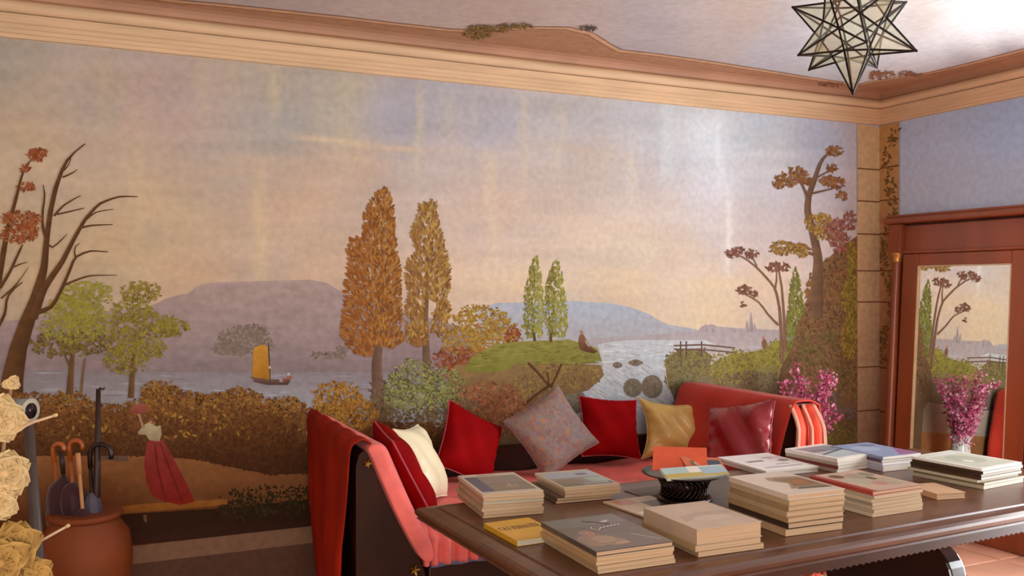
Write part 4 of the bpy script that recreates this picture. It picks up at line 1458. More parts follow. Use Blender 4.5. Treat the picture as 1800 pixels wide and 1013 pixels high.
# S1 at the left table corner
s1 = stack(((849, 913), (854.5, 871), (961, 863), (809.5, 837)), 'pale framed book with blue grey cover', 'the left corner stack',
           [(1, '#b89f80', 'warm', 'left', True)] * 2 + [(1.1, '#c0a98c', 'warm', 'left', True), (1, '#b39a7c', 'warm', 'left', True), (1, '#bda68a', 'grey', 'left', True),
            (1, '#b39a7c', 'warm', 'left', True), (1, '#d6cab8', 'warm', 'left', True)], 'books in the corner stack')
flat_print('cover_print', [(rect(.05, .12, .95, .86), '#8f8078'), (rect(.05, .12, .26, .86), '#5a5c7c'), (rect(.26, .5, .95, .86), '#948a84'), (ell(.62, .30, .12, .06), '#a8927e'),
           (rect(.60, .33, .64, .44), '#c0ad94'), (rect(.70, .30, .73, .42), '#b8a58c'), (rect(.30, .91, .62, .945), '#b09484')], s1[-1], s1[-1]['tz'])
# yellow book in front of it
yb = stack(((909, 962), (909, 952), (967, 941), (858, 914)), 'yellow paperback with dark lettering', 'front of the corner stack',
           [(1, '#d9a52c', 'grey', 'left', True)], 'single books on the table', ndim=(.165, .235))
yb[0]['label'] = 'yellow paperback with dark lettering lying beside the corner stack'
L = []
xx = .06
for k, g in enumerate('CAIVUVAIES'):
    w_ = .07
    if g == 'C':
        L += [([(xx + w_, .52), (xx, .55), (xx, .60), (xx + .02, .60), (xx + .02, .56), (xx + w_, .545)], '#4a3410'), ([(xx, .60), (xx, .66), (xx + w_, .69), (xx + w_, .665), (xx + .02, .645), (xx + .02, .60)], '#4a3410')]
    elif g in 'AV':
        s_ = 1 if g == 'A' else -1
        y0, y1 = (.52, .69) if g == 'A' else (.69, .52)
        L += [([(xx, y0), (xx + .018, y0), (xx + w_ / 2 + .009, y1), (xx + w_ / 2 - .009, y1)], '#4a3410'), ([(xx + w_, y0), (xx + w_ - .018, y0), (xx + w_ / 2 - .009, y1), (xx + w_ / 2 + .009, y1)], '#4a3410')]
    elif g == 'U':
        L += [(rect(xx, .54, xx + .018, .69), '#4a3410'), (rect(xx + w_ - .018, .54, xx + w_, .69), '#4a3410'), (rect(xx, .52, xx + w_, .545), '#4a3410')]
    elif g == 'E':
        L += [(rect(xx, .52, xx + .018, .69), '#4a3410')] + [(rect(xx, y, xx + w_, y + .024), '#4a3410') for y in (.52, .593, .666)]
    else:
        L += [(rect(xx + .02, .52, xx + .042, .69), '#4a3410')]
    xx += w_ + .018
flat_print('lettering', L, yb[0], yb[0]['tz'])

# S2 behind
s2 = stack(((992, 886), (992, 859), (1088, 850), (944, 832)), 'book with a pale blue landscape cover', 'the stack behind the dark book',
           [(1, '#6a5844', 'warm', 'left', True, (-.03, -.0)), (1, '#5c4a3c', 'warm', 'left', True, (-.025, .0)), (1.2, '#a08c74', 'warm', 'left', True),
            (1.2, '#b49c80', 'warm', 'left', True), (1, '#d0c0a4', 'warm', 'left', True)], 'books in the stack behind the dark book')
flat_print('cover_print', [(rect(.04, .06, .97, .92), '#97938f'), (rect(.04, .55, .97, .92), '#aeb4be'), (rect(.04, .06, .4, .4), '#7d6f5c'), (ell(.3, .35, .25, .14), '#8f7d72'),
           (ell(.72, .72, .12, .05), '#6a6470'), (rect(.62, .1, .95, .5), '#a9bcae'), (rect(.45, .10, .95, .22), '#54585c')] +
           [(rect(.47 + k * .055, .12, .50 + k * .055, .20), '#dcdcd6') for k in range(8)], s2[-1], s2[-1]['tz'])

# S3: the big dark book in front
s3 = stack(((1048, 1012), (1048, 971), (1178, 948), (966, 915)), 'large dark grey book with white lettering', 'the foremost stack',
           [(1, '#b59a76', 'warm', 'left', True, (.004, 0)), (1, '#a98c68', 'warm', 'left', True), (1, '#b8976e', 'warm', 'left', True, (.004, 0)), (1.2, '#c4a27a', 'warm', 'left', True),
            (1.3, '#5c504a', 'warm', 'left', False)], 'books in the front stack', ndim=(.252, .345))
flat_print('cover_print', [(rect(0, 0, 1, 1), '#665a56'), (rect(0, .72, 1, 1), '#6e6b66'), ([(0, .0), (1, 0), (1, .3), (.5, .42), (0, .5)], '#6b5d57'),
           (ell(.22, .30, .20, .17), '#8c705c'), (ell(.38, .20, .17, .11), '#967a60'), (ell(.33, .30, .15, .10), '#a08468'), (ell(.16, .20, .12, .10), '#8f745c'),
           (ell(.26, .50, .10, .09), '#98705c'), (ell(.28, .48, .05, .06), '#a87a64'), (ell(.31, .50, .02, .035), '#b45c50'), (ell(.33, .66, .035, .02), '#4f6a3c'),
           (ell(.45, .14, .10, .035), '#b29272'), (ell(.30, .22, .12, .03), '#ab8c6e'),
           ([(.72, .34), (.735, .345), (.93, .10), (.915, .095)], '#cfc3b0'), (ell(.70, .78, .055, .022), '#d4cdc2'), (ell(.76, .81, .045, .012), '#cfc8bc'),
           ([(.45, .86), (.72, .70), (.74, .72), (.50, .88)], '#4e423f')], s3[-1], s3[-1]['tz'])
# script-like white title
def squiggle(b, pts, wd, name='lettering', c='#ded6c8'):
    polys = []
    for (x0, y0), (x1, y1) in zip(pts, pts[1:]):
        dx, dy = x1 - x0, y1 - y0
        n = math.hypot(dx, dy) or 1
        nx_, ny_ = -dy / n * wd, dx / n * wd
        polys.append(([(x0 + nx_, y0 + ny_), (x1 + nx_, y1 + ny_), (x1 - nx_, y1 - ny_), (x0 - nx_, y0 - ny_)], c))
    return flat_print(name, polys, b, b['tz'] + .0006)
q = [(.44, .66), (.41, .62), (.42, .57), (.46, .55), (.50, .58)]
for k in range(12):
    q += [(.51 + k * .028, .60 + (.018 if k % 2 else -.012) + k * .004)]
squiggle(s3[-1], q, .006)

# S4 plain beige
s4 = stack(((1225, 981), (1232, 932), (1343, 916), (1141, 892)), 'thick plain beige book', 'the low front edge stack',
           [(.7, '#a48a6a', 'warm', 'left', True, (.004, .0)), (.8, '#b0946e', 'warm', 'left', True, (-.003, 0)), (2.0, '#c2ab94', 'warm', 'left', False)], 'books in the beige stack', ndim=(.236, .29))
flat_print('cover_print', [([(.1, .3), (.5, .42), (.95, .45), (.95, .55), (.5, .6), (.15, .5)], '#b09a8a'), (ell(.55, .35, .3, .1), '#c8b4a2')], s4[-1], s4[-1]['tz'])

# S5 with brown picture
s5 = stack(((1386, 944), (1384, 871), (1488, 861), (1273, 839)), 'white covered book with a brown picture', 'the tallest stack on the table',
           [(1.2, '#b99b74', 'warm', 'left', True, (-.006, .0)), (1.1, '#3a2a22', 'warm', 'left', False, (.002, 0)), (1, '#a88a66', 'warm', 'left', False), (1, '#b59a78', 'warm', 'left', False),
            (1, '#9c8462', 'warm', 'left', False), (1, '#b8a07e', 'warm', 'left', False), (1, '#d8cabb', 'warm', 'left', False)], 'books in the tallest stack')
flat_print('cover_print', [([(.30, .22), (.96, .16), (.96, .72), (.42, .78), (.34, .62), (.5, .45)], '#9c8a74'), ([(.42, .30), (.9, .3), (.92, .62), (.5, .72), (.44, .6), (.55, .45)], '#8a6440'),
           ([(.6, .36), (.82, .36), (.84, .55), (.62, .55)], '#a06c3c'), ([(.36, .18), (.96, .14), (.9, .24), (.5, .26)], '#6f6450')], s5[-1], s5[-1]['tz'])

# S6 red edge
s6 = stack(((1534, 910), (1535, 865), (1616, 851), (1429, 836)), 'book with red spine and floral cover', 'the red spine stack',
           [(1, '#cbb89c', 'warm', 'left', True), (1, '#b0a08c', 'warm', 'left', True), (1, '#cbb89c', 'warm', 'left', True), (1, '#9c9080', 'warm', 'left', True), (1, '#cbb89c', 'warm', 'left', True),
            (1, '#b0a08c', 'warm', 'left', True), (1.2, '#a8443a', 'warm', 'left', False)], 'books in the red spine stack', ndim=(.245, .29))
flat_print('cover_print', [(rect(.1, .0, 1, 1), '#c9ae9a'), (ell(.4, .5, .22, .2), '#b8b09a'), (ell(.62, .7, .2, .16), '#a89a88'), (ell(.75, .35, .2, .2), '#b5a98c'), (ell(.55, .3, .12, .1), '#c08c84'),
           (ell(.85, .75, .1, .12), '#8c8c78'), (ell(.3, .8, .12, .1), '#7a5a48'), (ell(.7, .55, .06, .08), '#5c5a48')], s6[-1], s6[-1]['tz'])

# S7 far pale stack
s7 = stack(((1472, 832), (1472, 807), (1537, 797), (1381, 789)), 'pale magazine with a grey sea cover', 'the stack nearest the scarf',
           [(1, '#b5a594', 'white', 'left', True), (1, '#8c4a44', 'white', 'left', True), (1, '#c4b8a8', 'white', 'left', True), (1.2, '#eeeae4', 'white', 'left', True)], 'magazines in the far stack', cat='magazine')
flat_print('cover_print', [(rect(.08, .08, .95, .88), '#b8c2c8'), (rect(.08, .5, .95, .88), '#87949c'), (ell(.6, .35, .3, .12), '#c4ccd0'), (ell(.35, .6, .2, .08), '#6f7c84'), ([(.1, .3), (.9, .5), (.9, .56), (.1, .36)], '#5f6c74')], s7[-1], s7[-1]['tz'])

# S8 blue purple
s8 = stack(((1552, 830), (1552, 804), (1607, 795), (1475, 784)), 'blue and violet magazine', 'the stack before the mirror pillar',
           [(1.6, '#b8b4c4', 'white', 'left', True), (.8, '#c8c8d0', 'white', 'left', True), (.8, '#5a3a5c', 'white', 'left', True), (.8, '#8d98b8', 'white', 'left', True)],
           'magazines in the violet stack', cat='magazine', ndim=(.225, .30))
flat_print('cover_print', [(rect(.03, .03, .97, .97), '#94a2c0'), (ell(.4, .6, .3, .2), '#a8b8d0'), ([(.5, .03), (.97, .03), (.97, .5)], '#a06a94'), (ell(.7, .8, .2, .1), '#7484a4')], s8[-1], s8[-1]['tz'])

# S9 right end
s9 = stack(((1726, 862), (1722, 825), (1780, 809), (1610, 801)), 'pale green magazine', 'the right end stack',
           [(1, '#c8bca4', 'white', 'left', True, (.01, 0)), (.7, '#8c7a50', 'white', 'left', True, (.012, 0)), (.7, '#c8bca4', 'white', 'left', True, (-.004, .01)), (.8, '#4a3424', 'white', 'left', True),
            (.8, '#3c2a20', 'white', 'left', True), (.8, '#44301f', 'white', 'left', True), (.7, '#f0eee6', 'white', 'left', True)], 'magazines in the right end stack', cat='magazine', ndim=(.27, .31))
flat_print('cover_print', [(rect(.05, .05, .95, .95), '#c3c6b4'), (ell(.5, .5, .3, .25), '#aab09c'), (ell(.4, .4, .08, .08), '#e0e0d4'), (rect(.1, .8, .9, .9), '#d8d8d4')], s9[-1], s9[-1]['tz'])
# S10 small tan book
s10 = stack(((1647, 880), (1647, 869), (1693, 864), (1619, 858)), 'small tan book', 'front of the right stack',
            [(1, '#c9a07c', 'warm', 'left', False)], 'single books on the table', ndim=(.125, .17))
s10[0]['label'] = 'small tan book lying alone near the right front edge of the table'
# S11 white magazines
s11 = stack(((1347, 839), (1347, 829), (1428, 817), (1275, 802)), 'white magazine with small dark type', 'the low pile behind the tallest stack',
            [(1, '#d8d4cc', 'white', 'left', True), (1, '#c8c8c4', 'white', 'left', True), (1, '#f4f3f0', 'white', 'left', True)], 'magazines in the white pile', cat='magazine', ndim=(.275, .34))
flat_print('cover_print', [(rect(.18 + k * .045, .52, .21 + k * .045, .60), '#6a6668') for k in range(7)] + [(rect(.62, .70, .80, .73), '#7a7678'), (rect(.64, .62, .76, .64), '#7a7678'),
           (ell(.82, .5, .1, .06), '#a08c84'), (rect(.5, .3, .75, .33), '#9a9a98'), (rect(.15, .15, .85, .2), '#b8bab8')], s11[-1], s11[-1]['tz'])
# S12 leaflet
P, h, w_, d_, ang = stack_frame((1140, 915), (1140, 912), (1195, 900), (1085, 882))
lf = book('leaflet', 'beige open leaflet with a dark picture beside the beige stack', (P[0], P[1], TZ + .001), math.radians(4), .21, .27, .006, cover('#cdb697'), 'warm', 'left', True, None, 'leaflet')
flat_print('cover_print', [(rect(.55, .45, .95, .75), '#4a3424'), (rect(.1, .7, .5, .95), '#c08468'), (rect(.05, .05, .5, .3), '#e4dccc')], lf, .006)
# book lying flat in the middle of the table behind the leaflet is hidden; grey table runner
gr = MB().box(0, .62, 0, .40, 0, .003).build('table_runner', mat('grey_cloth', '#6f655c', .85, .12, 40))
gr.location = (-2.98, -1.95, TZ + .0006)
gr.rotation_euler = (0, 0, TROT)
tag(gr, 'grey cloth runner lying under the dark bowl', 'table runner')

# ------------------------------------------------------------------ dark openwork bowl with papers
BP = onZ(1203, 880, TZ)
bw = thing('footed_bowl', 'dark metal openwork bowl on a foot holding leaflets', 'bowl', (BP[0], BP[1], TZ + .004))
iron = mat('dark_bronze', '#2a1614', 0.28, 0.3, 10, 0.6, metal=0.6)
MB().lathe([(.098, 0), (.103, .004), (.10, .012), (.08, .018), (.06, .024)], 28).build('foot', iron, bw, True)
NB = 28
for k in range(NB):
    a = 2 * math.pi * k / NB
    pts = []
    for j in range(7):
        t = j / 6
        r = .088 + .012 * t - .012 * math.sin(t * 3.14)
        pts.append((r * math.cos(a + .35 * math.sin(t * 3.1)), r * math.sin(a + .35 * math.sin(t * 3.1)), .018 + .065 * t))
    MB().tube(pts, .0042, 6).build('scroll_bar', iron, bw, True)
MB().lathe([(.06, .02), (.075, .03), (.085, .07), (.082, .072), (.07, .034), (.05, .026)], 28).build('inner_cup', iron, bw, True)
MB().lathe([(.085, .081), (.12, .087), (.155, .099), (.157, .103), (.12, .092), (.085, .086)], 40).build('dish', iron, bw, True)
def paper(name, label, c, rotz, tilt, w_, d_, colr, prints=None, th=.002, group='leaflets in the bowl', roll=0.0):
    o = MB().bbox(-w_ / 2, w_ / 2, -d_ / 2, d_ / 2, 0, th, min(.0008, th / 3)).build(name, mat('paper_' + colr.lstrip('#'), colr, .45, .08, 20))
    o.location = c
    o.rotation_euler = (tilt, roll, rotz)
    tag(o, label, 'leaflet', group)
    if prints:
        o['cw'], o['cdp'] = w_, d_
        q = flat_print('print', prints, o, th)
        q.location = (-w_ / 2, -d_ / 2, 0)
    return o
bx, by, bz = BP[0], BP[1], TZ + .1
paper('leaflet', 'orange leaflet standing up in the bowl', (bx + .015, by + .05, bz + .042), -.62, .40, .20, .16, '#e0603a', None, .003)
paper('leaflet', 'leaflet with a portrait photograph in the bowl', (bx + .075, by - .015, bz + .030), -.30, .30, .15, .10, '#c86a44',
      [(ell(.4, .5, .25, .3), '#7a5a48'), (ell(.4, .52, .14, .2), '#c89a80'), (rect(.6, .1, .95, .8), '#3c4458')], .003, roll=.05)
paper('leaflet', 'long pale booklet at the front of the bowl', (bx - .01, by - .075, bz + .012), -.12, .38, .25, .065, '#d8d8c4',
      [(rect(.0, .0, 1, .4), '#b8a458'), (rect(0, .4, .4, 1), '#a8c0bc'), (rect(.6, .2, 1, .9), '#9cb4bc'), (rect(.4, .4, .6, 1), '#e0d8cc')], .012)

# ------------------------------------------------------------------ mirror cabinet on the right wall
CT = .064
yc0 = -.205
cab = thing('standing_mirror', 'tall reddish wooden framed mirror with side columns leaning on the side wall', 'mirror', (-.134 - CT * (1.3 - FZ) - .012, yc0, FZ), .02, None, CT)
cw = mat('cabinet_wood', '#8a4526', 0.33, 0.28, 4, 0.5, stretch=(1, 1, .12), coat=.3)
CWID = 1.07
def cb(name, x0, x1, a, b, z0, z1, parent=None, m=None, bev=.006):
    """local: x toward the wall is +, a..b is distance from the left edge along -y"""
    zl, zh = (z0 - FZ if z0 > .3 else z0), (z1 - FZ if z1 > .3 else z1)
    return MB().bbox(x0, x1, -b, -a, zl, zh, bev).build(name, m or cw, parent or cab)
cb('body', .03, .066, .02, CWID - .02, .06, 1.98)
cb('plinth', -.03, .09, 0, CWID, 0, .26)
cb('frieze', .0, .06, .05, CWID - .05, 1.80, 1.975)
for a in (0.0, CWID - .10):
    cb('corner_block', -.035, .04, a, a + .10, 1.80, 1.985)
cb('cornice', -.06, .066, -.03, CWID + .03, 1.985, 2.025, bev=.012)
cb('cornice_cap', -.045, .066, -.015, CWID + .015, 2.025, 2.042)
cb('frieze_moulding', -.012, .03, .05, CWID - .05, 1.792, 1.812)
gilt = mat('gilt', '#c08a4a', .35, .2, 20, .5, metal=.7)
for a in (.055, CWID - .055):
    c_ = MB().lathe([(.036, .27), (.036, .30), (.030, .32), (.0305, 1.0), (.026, 1.635), (.026, 1.64)], 24, (-.005, -a)).build('column', cw, cab, True)
    MB().lathe([(.027, 1.638), (.030, 1.645), (.028, 1.655), (.034, 1.675), (.040, 1.692), (.040, 1.70)], 24, (-.005, -a)).build('capital', gilt, c_, True)
    MB().lathe([(.040, .26), (.040, .275), (.034, .285), (.036, .30)], 24, (-.005, -a)).build('column_base', gilt, c_, True)
# door frame and mirror
GA0, GB0, GZ0, GZ1 = .222, .85, .40, 1.71
dr = cb('door', .012, .04, .10, CWID - .10, .27, 1.79)
cb('stile', -.006, .03, .10, GA0, .27, 1.79, dr)
cb('stile', -.006, .03, GB0, CWID - .10, .27, 1.79, dr)
cb('rail', -.006, .03, GA0, GB0, GZ1, 1.79, dr)
cb('rail', -.006, .03, GA0, GB0, .27, GZ0, dr)
mm = bpy.data.materials.new('mirror_glass'); mm.use_nodes = True
b_ = mm.node_tree.nodes['Principled BSDF']
b_.inputs['Metallic'].default_value = 1.0
b_.inputs['Roughness'].default_value = .015
b_.inputs['Base Color'].default_value = (.88, .88, .83, 1)
cb('mirror_glass', .004, .014, GA0 - .003, GB0 + .003, GZ0 - .003, GZ1 + .003, dr, mm, .001)
bead = mat('pale_bead', '#c8b490', .5)
for (a, b, z0, z1) in ((GA0 - .004, GA0 + .003, GZ0, GZ1), (GB0 - .003, GB0 + .004, GZ0, GZ1), (GA0, GB0, GZ1 - .003, GZ1 + .004)):
    cb('bead', -.008, .006, a, b, z0, z1, dr, bead, .001)

# ------------------------------------------------------------------ pink blossom branches in a vase by the corner
FX, FY = -.88, -.26
vz = thing('floor_vase', 'pale glass floor vase behind the right daybed end', 'vase', (FX, FY, FZ))
MB().lathe([(.07, 0), (.085, .01), (.095, .15), (.085, .35), (.06, .48), (.065, .55), (.058, .55), (.053, .48), (.078, .35), (.087, .15), (.075, .02), (.0, .02)], 28).build('body', mat('pale_glass', '#c9cfcc', .12, .06, 5, .6), vz, True)
MB().lathe([(.062, .548), (.070, .552), (.070, .560), (.055, .560), (.055, .548)], 28).build('rim', mat('pale_glass', '#c9cfcc'), vz, True)
stemm = mat('stem_green', '#5c4a34', .7)
pinks = [mat('blossom_pink', '#c8608c', .6, .25, 60, .3), mat('blossom_rose', '#b04a6c', .6, .25, 60, .3), mat('blossom_pale', '#dca0b8', .6, .2, 60, .3)]
R = random.Random(11)
for k in range(20):
    a = 2 * math.pi * k / 20 + R.uniform(-.15, .15)
    sp = R.uniform(.06, .27)
    hgt = R.uniform(.78, 1.12)
    ex, ey = sp * math.cos(a), sp * math.sin(a) * .8
    if FY + ey > -.06: ey = -.06 - FY
    if k == 3: hgt, ex, ey = 1.15, -.12, -.02
    if k == 6: hgt, ex, ey = 1.12, .10, -.05
    nm = ['leaning left', 'leaning right', 'tall upright', 'short drooping', 'rear'][k % 5]
    br_ = thing('blossom_branch', 'pink blossom branch in the glass vase beside the daybed end', 'flowers', (FX, FY, .50), 0, 'pink blossom branches')
    pts = []
    for j in range(9):
        t = j / 8
        pts.append((ex * t ** 1.4 + .02 * math.cos(a) * (1 - t), ey * t ** 1.4 + .02 * math.sin(a) * (1 - t), (hgt - .50) * t - .05 * t ** 4 * (sp / .2)))
    MB().tube(pts, [.0035 - .002 * i / 8 for i in range(9)], 5).build('stem', stemm, br_, True)
    for q, pm_ in enumerate(pinks):
        V, F = [], []
        for _ in range(62):
            t = R.uniform(.22, 1.0)
            i = min(7, int(t * 8)); f_ = t * 8 - i
            c0 = Vector(pts[i]).lerp(Vector(pts[i + 1]), f_) + Vector((R.gauss(0, .018), R.gauss(0, .018), R.gauss(0, .014)))
            nrm = Vector((R.uniform(-1, 1), R.uniform(-1, 1), R.uniform(-.3, 1))).normalized()
            u = nrm.orthogonal().normalized(); v = nrm.cross(u)
            rr = R.uniform(.008, .014)
            n = len(V)
            V.append(tuple(c0))
            for m in range(10):
                an = m * math.pi / 5
                r2 = rr * (1 if m % 2 == 0 else .5)
                V.append(tuple(c0 + (u * math.cos(an) + v * math.sin(an)) * r2 + nrm * (.004 if m % 2 == 0 else .001)))
            F += [(n, n + 1 + m, n + 1 + (m + 1) % 10) for m in range(10)]
        o = mesh_obj('blossoms', V, F, pm_, br_)

# ------------------------------------------------------------------ star lantern
SR = .235
SZd = SR * FPX / 115.0
SC = CAM + pray(1499, 50) * SZd
star = thing('star_lantern', 'hanging star lantern of clear glass panes in a dark metal frame', 'lantern', tuple(SC))
phi = (1 + 5 ** .5) / 2
ico = []
for s1_ in (1, -1):
    for s2_ in (1, -1):
        ico += [(0, s1_, s2_ * phi), (s1_, s2_ * phi, 0), (s1_ * phi, 0, s2_)]
ico = [Vector(v).normalized() for v in ico]
# turn so that one tip points straight down
tip = ico[0]
rot = tip.rotation_difference(Vector((0, 0, -1))).to_matrix()
ico = [rot @ v for v in ico]
low = [v for v in ico if abs(v.z + .447) < .01]
tocam = Vector((CAM[0] - SC[0], CAM[1] - SC[1], 0)).normalized()
want = math.atan2(tocam.y, tocam.x) + math.radians(12)
best = min(low, key=lambda v: abs((math.atan2(v.y, v.x) - want + math.pi) % (2 * math.pi) - math.pi))
dz = want - math.atan2(best.y, best.x)
rm = Matrix.Rotation(dz, 3, 'Z')
ico = [rm @ v for v in ico]
tips = [v * SR for v in ico]
# pentagram crossings (inner points) by neighbours: line tip a - tip b for tips two apart crosses near the core
adj = {i: [j for j in range(12) if j != i and abs(ico[i].dot(ico[j]) - .4472) < .01] for i in range(12)}
inner_pts = []
for i in range(12):
    for j in adj[i]:
        for k in adj[i]:
            if j < k and k in adj[j] and i < j:
                c_ = (ico[i] + ico[j] + ico[k]).normalized()
                inner_pts.append((c_, (i, j, k)))
inner_pts = [(-c_, t) for c_, t in inner_pts]      # same set, dodecahedron directions
core = SR * (1 / (phi ** 2)) * 1.0 * (3 ** .5 / (phi * (5 ** .5 * phi) ** .5) * phi)
# radius of the dodecahedron whose stellation has tips at SR
core = SR * 0.4911 * 1.0
dirs = []
for c_, _t in inner_pts:
    if not any((c_ - d).length < .01 for d in dirs):
        dirs.append(c_)
sm = mat('lantern_metal', '#241a14', .4, .3, 20, .5, metal=.6)
gm = bpy.data.materials.new('lantern_glass'); gm.use_nodes = True
nt = gm.node_tree
for n in list(nt.nodes):
    if n.type != 'OUTPUT_MATERIAL': nt.nodes.remove(n)
out = [n for n in nt.nodes if n.type == 'OUTPUT_MATERIAL'][0]
tr = nt.nodes.new('ShaderNodeBsdfTransparent'); tr.inputs[0].default_value = (.97, .97, .92, 1)
gl_ = nt.nodes.new('ShaderNodeBsdfGlossy'); gl_.inputs['Roughness'].default_value = .08
df = nt.nodes.new('ShaderNodeBsdfTranslucent'); df.inputs[0].default_value = (.9, .85, .7, 1)
m1 = nt.nodes.new('ShaderNodeMixShader'); m1.inputs[0].default_value = .04
m2 = nt.nodes.new('ShaderNodeMixShader'); m2.inputs[0].default_value = .07
nt.links.new(tr.outputs[0], m1.inputs[1]); nt.links.new(df.outputs[0], m1.inputs[2])
nt.links.new(m1.outputs[0], m2.inputs[1]); nt.links.new(gl_.outputs[0], m2.inputs[2]); nt.links.new(m2.outputs[0], out.inputs[0])
fr_ = MB()
pane_me = None
for i, T in enumerate(tips):
    near = sorted(dirs, key=lambda d: -d.dot(ico[i]))[:5]
    ax = ico[i]
    u = ax.orthogonal().normalized(); v = ax.cross(u)
    near.sort(key=lambda d: math.atan2(d.dot(v), d.dot(u)))
    for k in range(5):
        A, B = near[k] * core, near[(k + 1) % 5] * core
        fr_.tube([T, A], [.0034, .0042], 6)
        if i < 12:
            fr_.tube([A, B], .0036, 6)
        # glass pane: shared triangle mesh placed by matrix
        mid = (A + B) / 2
        X = (B - A).normalized(); Y = (T - mid).normalized(); Z = X.cross(Y)
        hw, ht = (B - A).length / 2, (T - mid).length
        if pane_me is None:
            pane_me = bpy.data.meshes.new('pane')
            t_ = .0009
            tri = [(-hw * .97, .002, 0), (hw * .97, .002, 0), (0, ht * .97, 0)]
            pane_me.from_pydata([(x, y, -t_) for x, y, _ in tri] + [(x, y, t_) for x, y, _ in tri], [], [(0, 2, 1), (3, 4, 5), (0, 1, 4, 3), (1, 2, 5, 4), (2, 0, 3, 5)])
            pane_me.materials.append(gm)
        o = bpy.data.objects.new('pane', pane_me)
        col.objects.link(o)
        o.parent = star
        M4 = Matrix.Identity(4)
        for r in range(3):
            M4[r][0], M4[r][1], M4[r][2], M4[r][3] = X[r], Y[r], Z[r], mid[r]
        o.matrix_local = M4
    fr_.add([T * 1.0 + Vector(q) * .006 for q in ((1, 0, 0), (-1, 0, 0), (0, 1, 0), (0, -1, 0), (0, 0, 1), (0, 0, -1))], [(0, 2, 4), (2, 1, 4), (1, 3, 4), (3, 0, 4), (2, 0, 5), (1, 2, 5), (3, 1, 5), (0, 3, 5)])
fr_.build('frame', sm, star)
topz = ZC - SC[2]
MB().tube([(0, 0, SR - .01), (0, 0, topz)], .004, 8).build('rod', sm, star)
MB().lathe([(.035, topz - .02), (.03, topz - .005), (.03, topz)], 20).build('ceiling_cup', sm, star, True)

# ------------------------------------------------------------------ terracotta jar with umbrellas
JZ = 3.55
JP = CAM + pray(150, 907) * JZ
jx, jy, jh = JP[0], JP[1], JP[2]
jar = thing('terracotta_jar', 'tall terracotta jar holding umbrellas by the mural', 'jar', (jx, jy, FZ))
tcm = mat('jar_terracotta', '#80401f', .6, .18, 7, .3, .1)
hh = jh - FZ
prof_j = [(.10, 0), (.12, .02), (.145, .15), (.165, hh - .28), (.172, hh - .16), (.160, hh - .07), (.125, hh - .02), (.120, hh), (.128, hh + .012), (.118, hh + .014), (.105, hh), (.11, hh - .05), (.14, hh - .15), (.13, .1), (.0, .08)]
MB().lathe(prof_j, 40).build('body', tcm, jar, True)
MB().lathe([(.122, hh - .012), (.134, hh - .004), (.138, hh + .008), (.130, hh + .016), (.114, hh + .014)], 40).build('rim', tcm, jar, True)
def rel(px, py, dz=0.0):
    P = CAM + pray(px, py) * (JZ + dz)
    return Vector(P)
def umbrella(label, top_px, handle, hm, canopy=None, cmat=None, foot=(0, 0), group='umbrellas in the jar', dz=0.0):
    base = Vector((jx + foot[0], jy + foot[1], FZ + .10))
    u = thing('umbrella', label, 'umbrella', tuple(base), 0, group)
    T = rel(*top_px, dz) - base
    MB().tube([(0, 0, 0), tuple(T * .5), tuple(T)], [.006, .007, .007], 8).build('shaft', hm, u, True)
    pts = handle(T)
    MB().tube(pts, .0095, 10).build('handle', hm, u, True)
    if canopy:
        a, b, r = canopy
        V = []
        nn = 24
        for j in range(9):
            t = j / 8
            c_ = T * (a + (b - a) * t)
            for k in range(nn):
                an = 2 * math.pi * k / nn
                rr = r * (.45 + .55 * math.sin(math.pi * min(1, t * .8 + .12))) * (1 if t < .95 else .25) * (1 + .14 * math.cos(an * 8 + t * 2))
                V.append((c_.x + rr * math.cos(an), c_.y + rr * math.sin(an), c_.z))
        F = [(j * nn + k, j * nn + (k + 1) % nn, (j + 1) * nn + (k + 1) % nn, (j + 1) * nn + k) for j in range(8) for k in range(nn)]
        MB().add(V, F).build('canopy', cmat, u, True)
    return u
def crook(dx, r=.045, up=.02):
    d = Vector((math.cos(YAW) * dx, -math.sin(YAW) * dx, 0)).normalized() if dx else Vector((1, 0, 0))
    def f(T):
        pts = [T * .93, T]
        c_ = T + d * r
        for k in range(1, 10):
            a = math.pi - k * math.pi * 1.12 / 9
            pts.append(c_ + d * (r * math.cos(a)) + Vector((0, 0, r * math.sin(a))))
        return [tuple(q) for q in pts]
    return f
blackm = mat('black_lacquer', '#1c1214', .3, .2, 10, .5)
amber = mat('amber_wood', '#a8541c', .28, .3, 12, .6, coat=.4)
burg = mat('burgundy_cloth', '#3a1520', .6, .2, 8, .3, .1, sheen=.3)
slate = mat('slate_cloth', '#565262', .5, .2, 8, .3, .1)
darkw = mat('dark_cane', '#33201a', .4, .3, 10, .4)
umbrella('umbrella with a black crook handle', (158, 800), crook(1, .042), blackm, (.55, .80, .035), slate, (.045, .0))
umbrella('umbrella with a bright amber crook handle', (122, 786), crook(1, .026), amber, (.60, .82, .05), burg, (.0, -.03))
umbrella('umbrella with a short dark amber handle', (93, 790), crook(1, .022), amber, (.55, .80, .045), burg, (-.05, .01), dz=.05)
umbrella('burgundy folded umbrella with brown straight handle', (108, 800), lambda T: [tuple(T * .9), tuple(T * 1.02)], darkw, (.50, .88, .07), burg, (-.02, .02), dz=.03)
umbrella('light wooden stick umbrella in front of the black crook', (137, 800), lambda T: [tuple(T * .9), tuple(T * 1.01)], mat('light_cane', '#c08a5c', .4), (.5, .72, .04), burg, (.03, -.05), dz=-.04)
wk = thing('walking_stick', 'long dark walking stick rising from the jar', 'walking stick', (jx + .03, jy + .02, FZ + .10))
T = rel(173, 684) - Vector((jx + .03, jy + .02, FZ + .10))
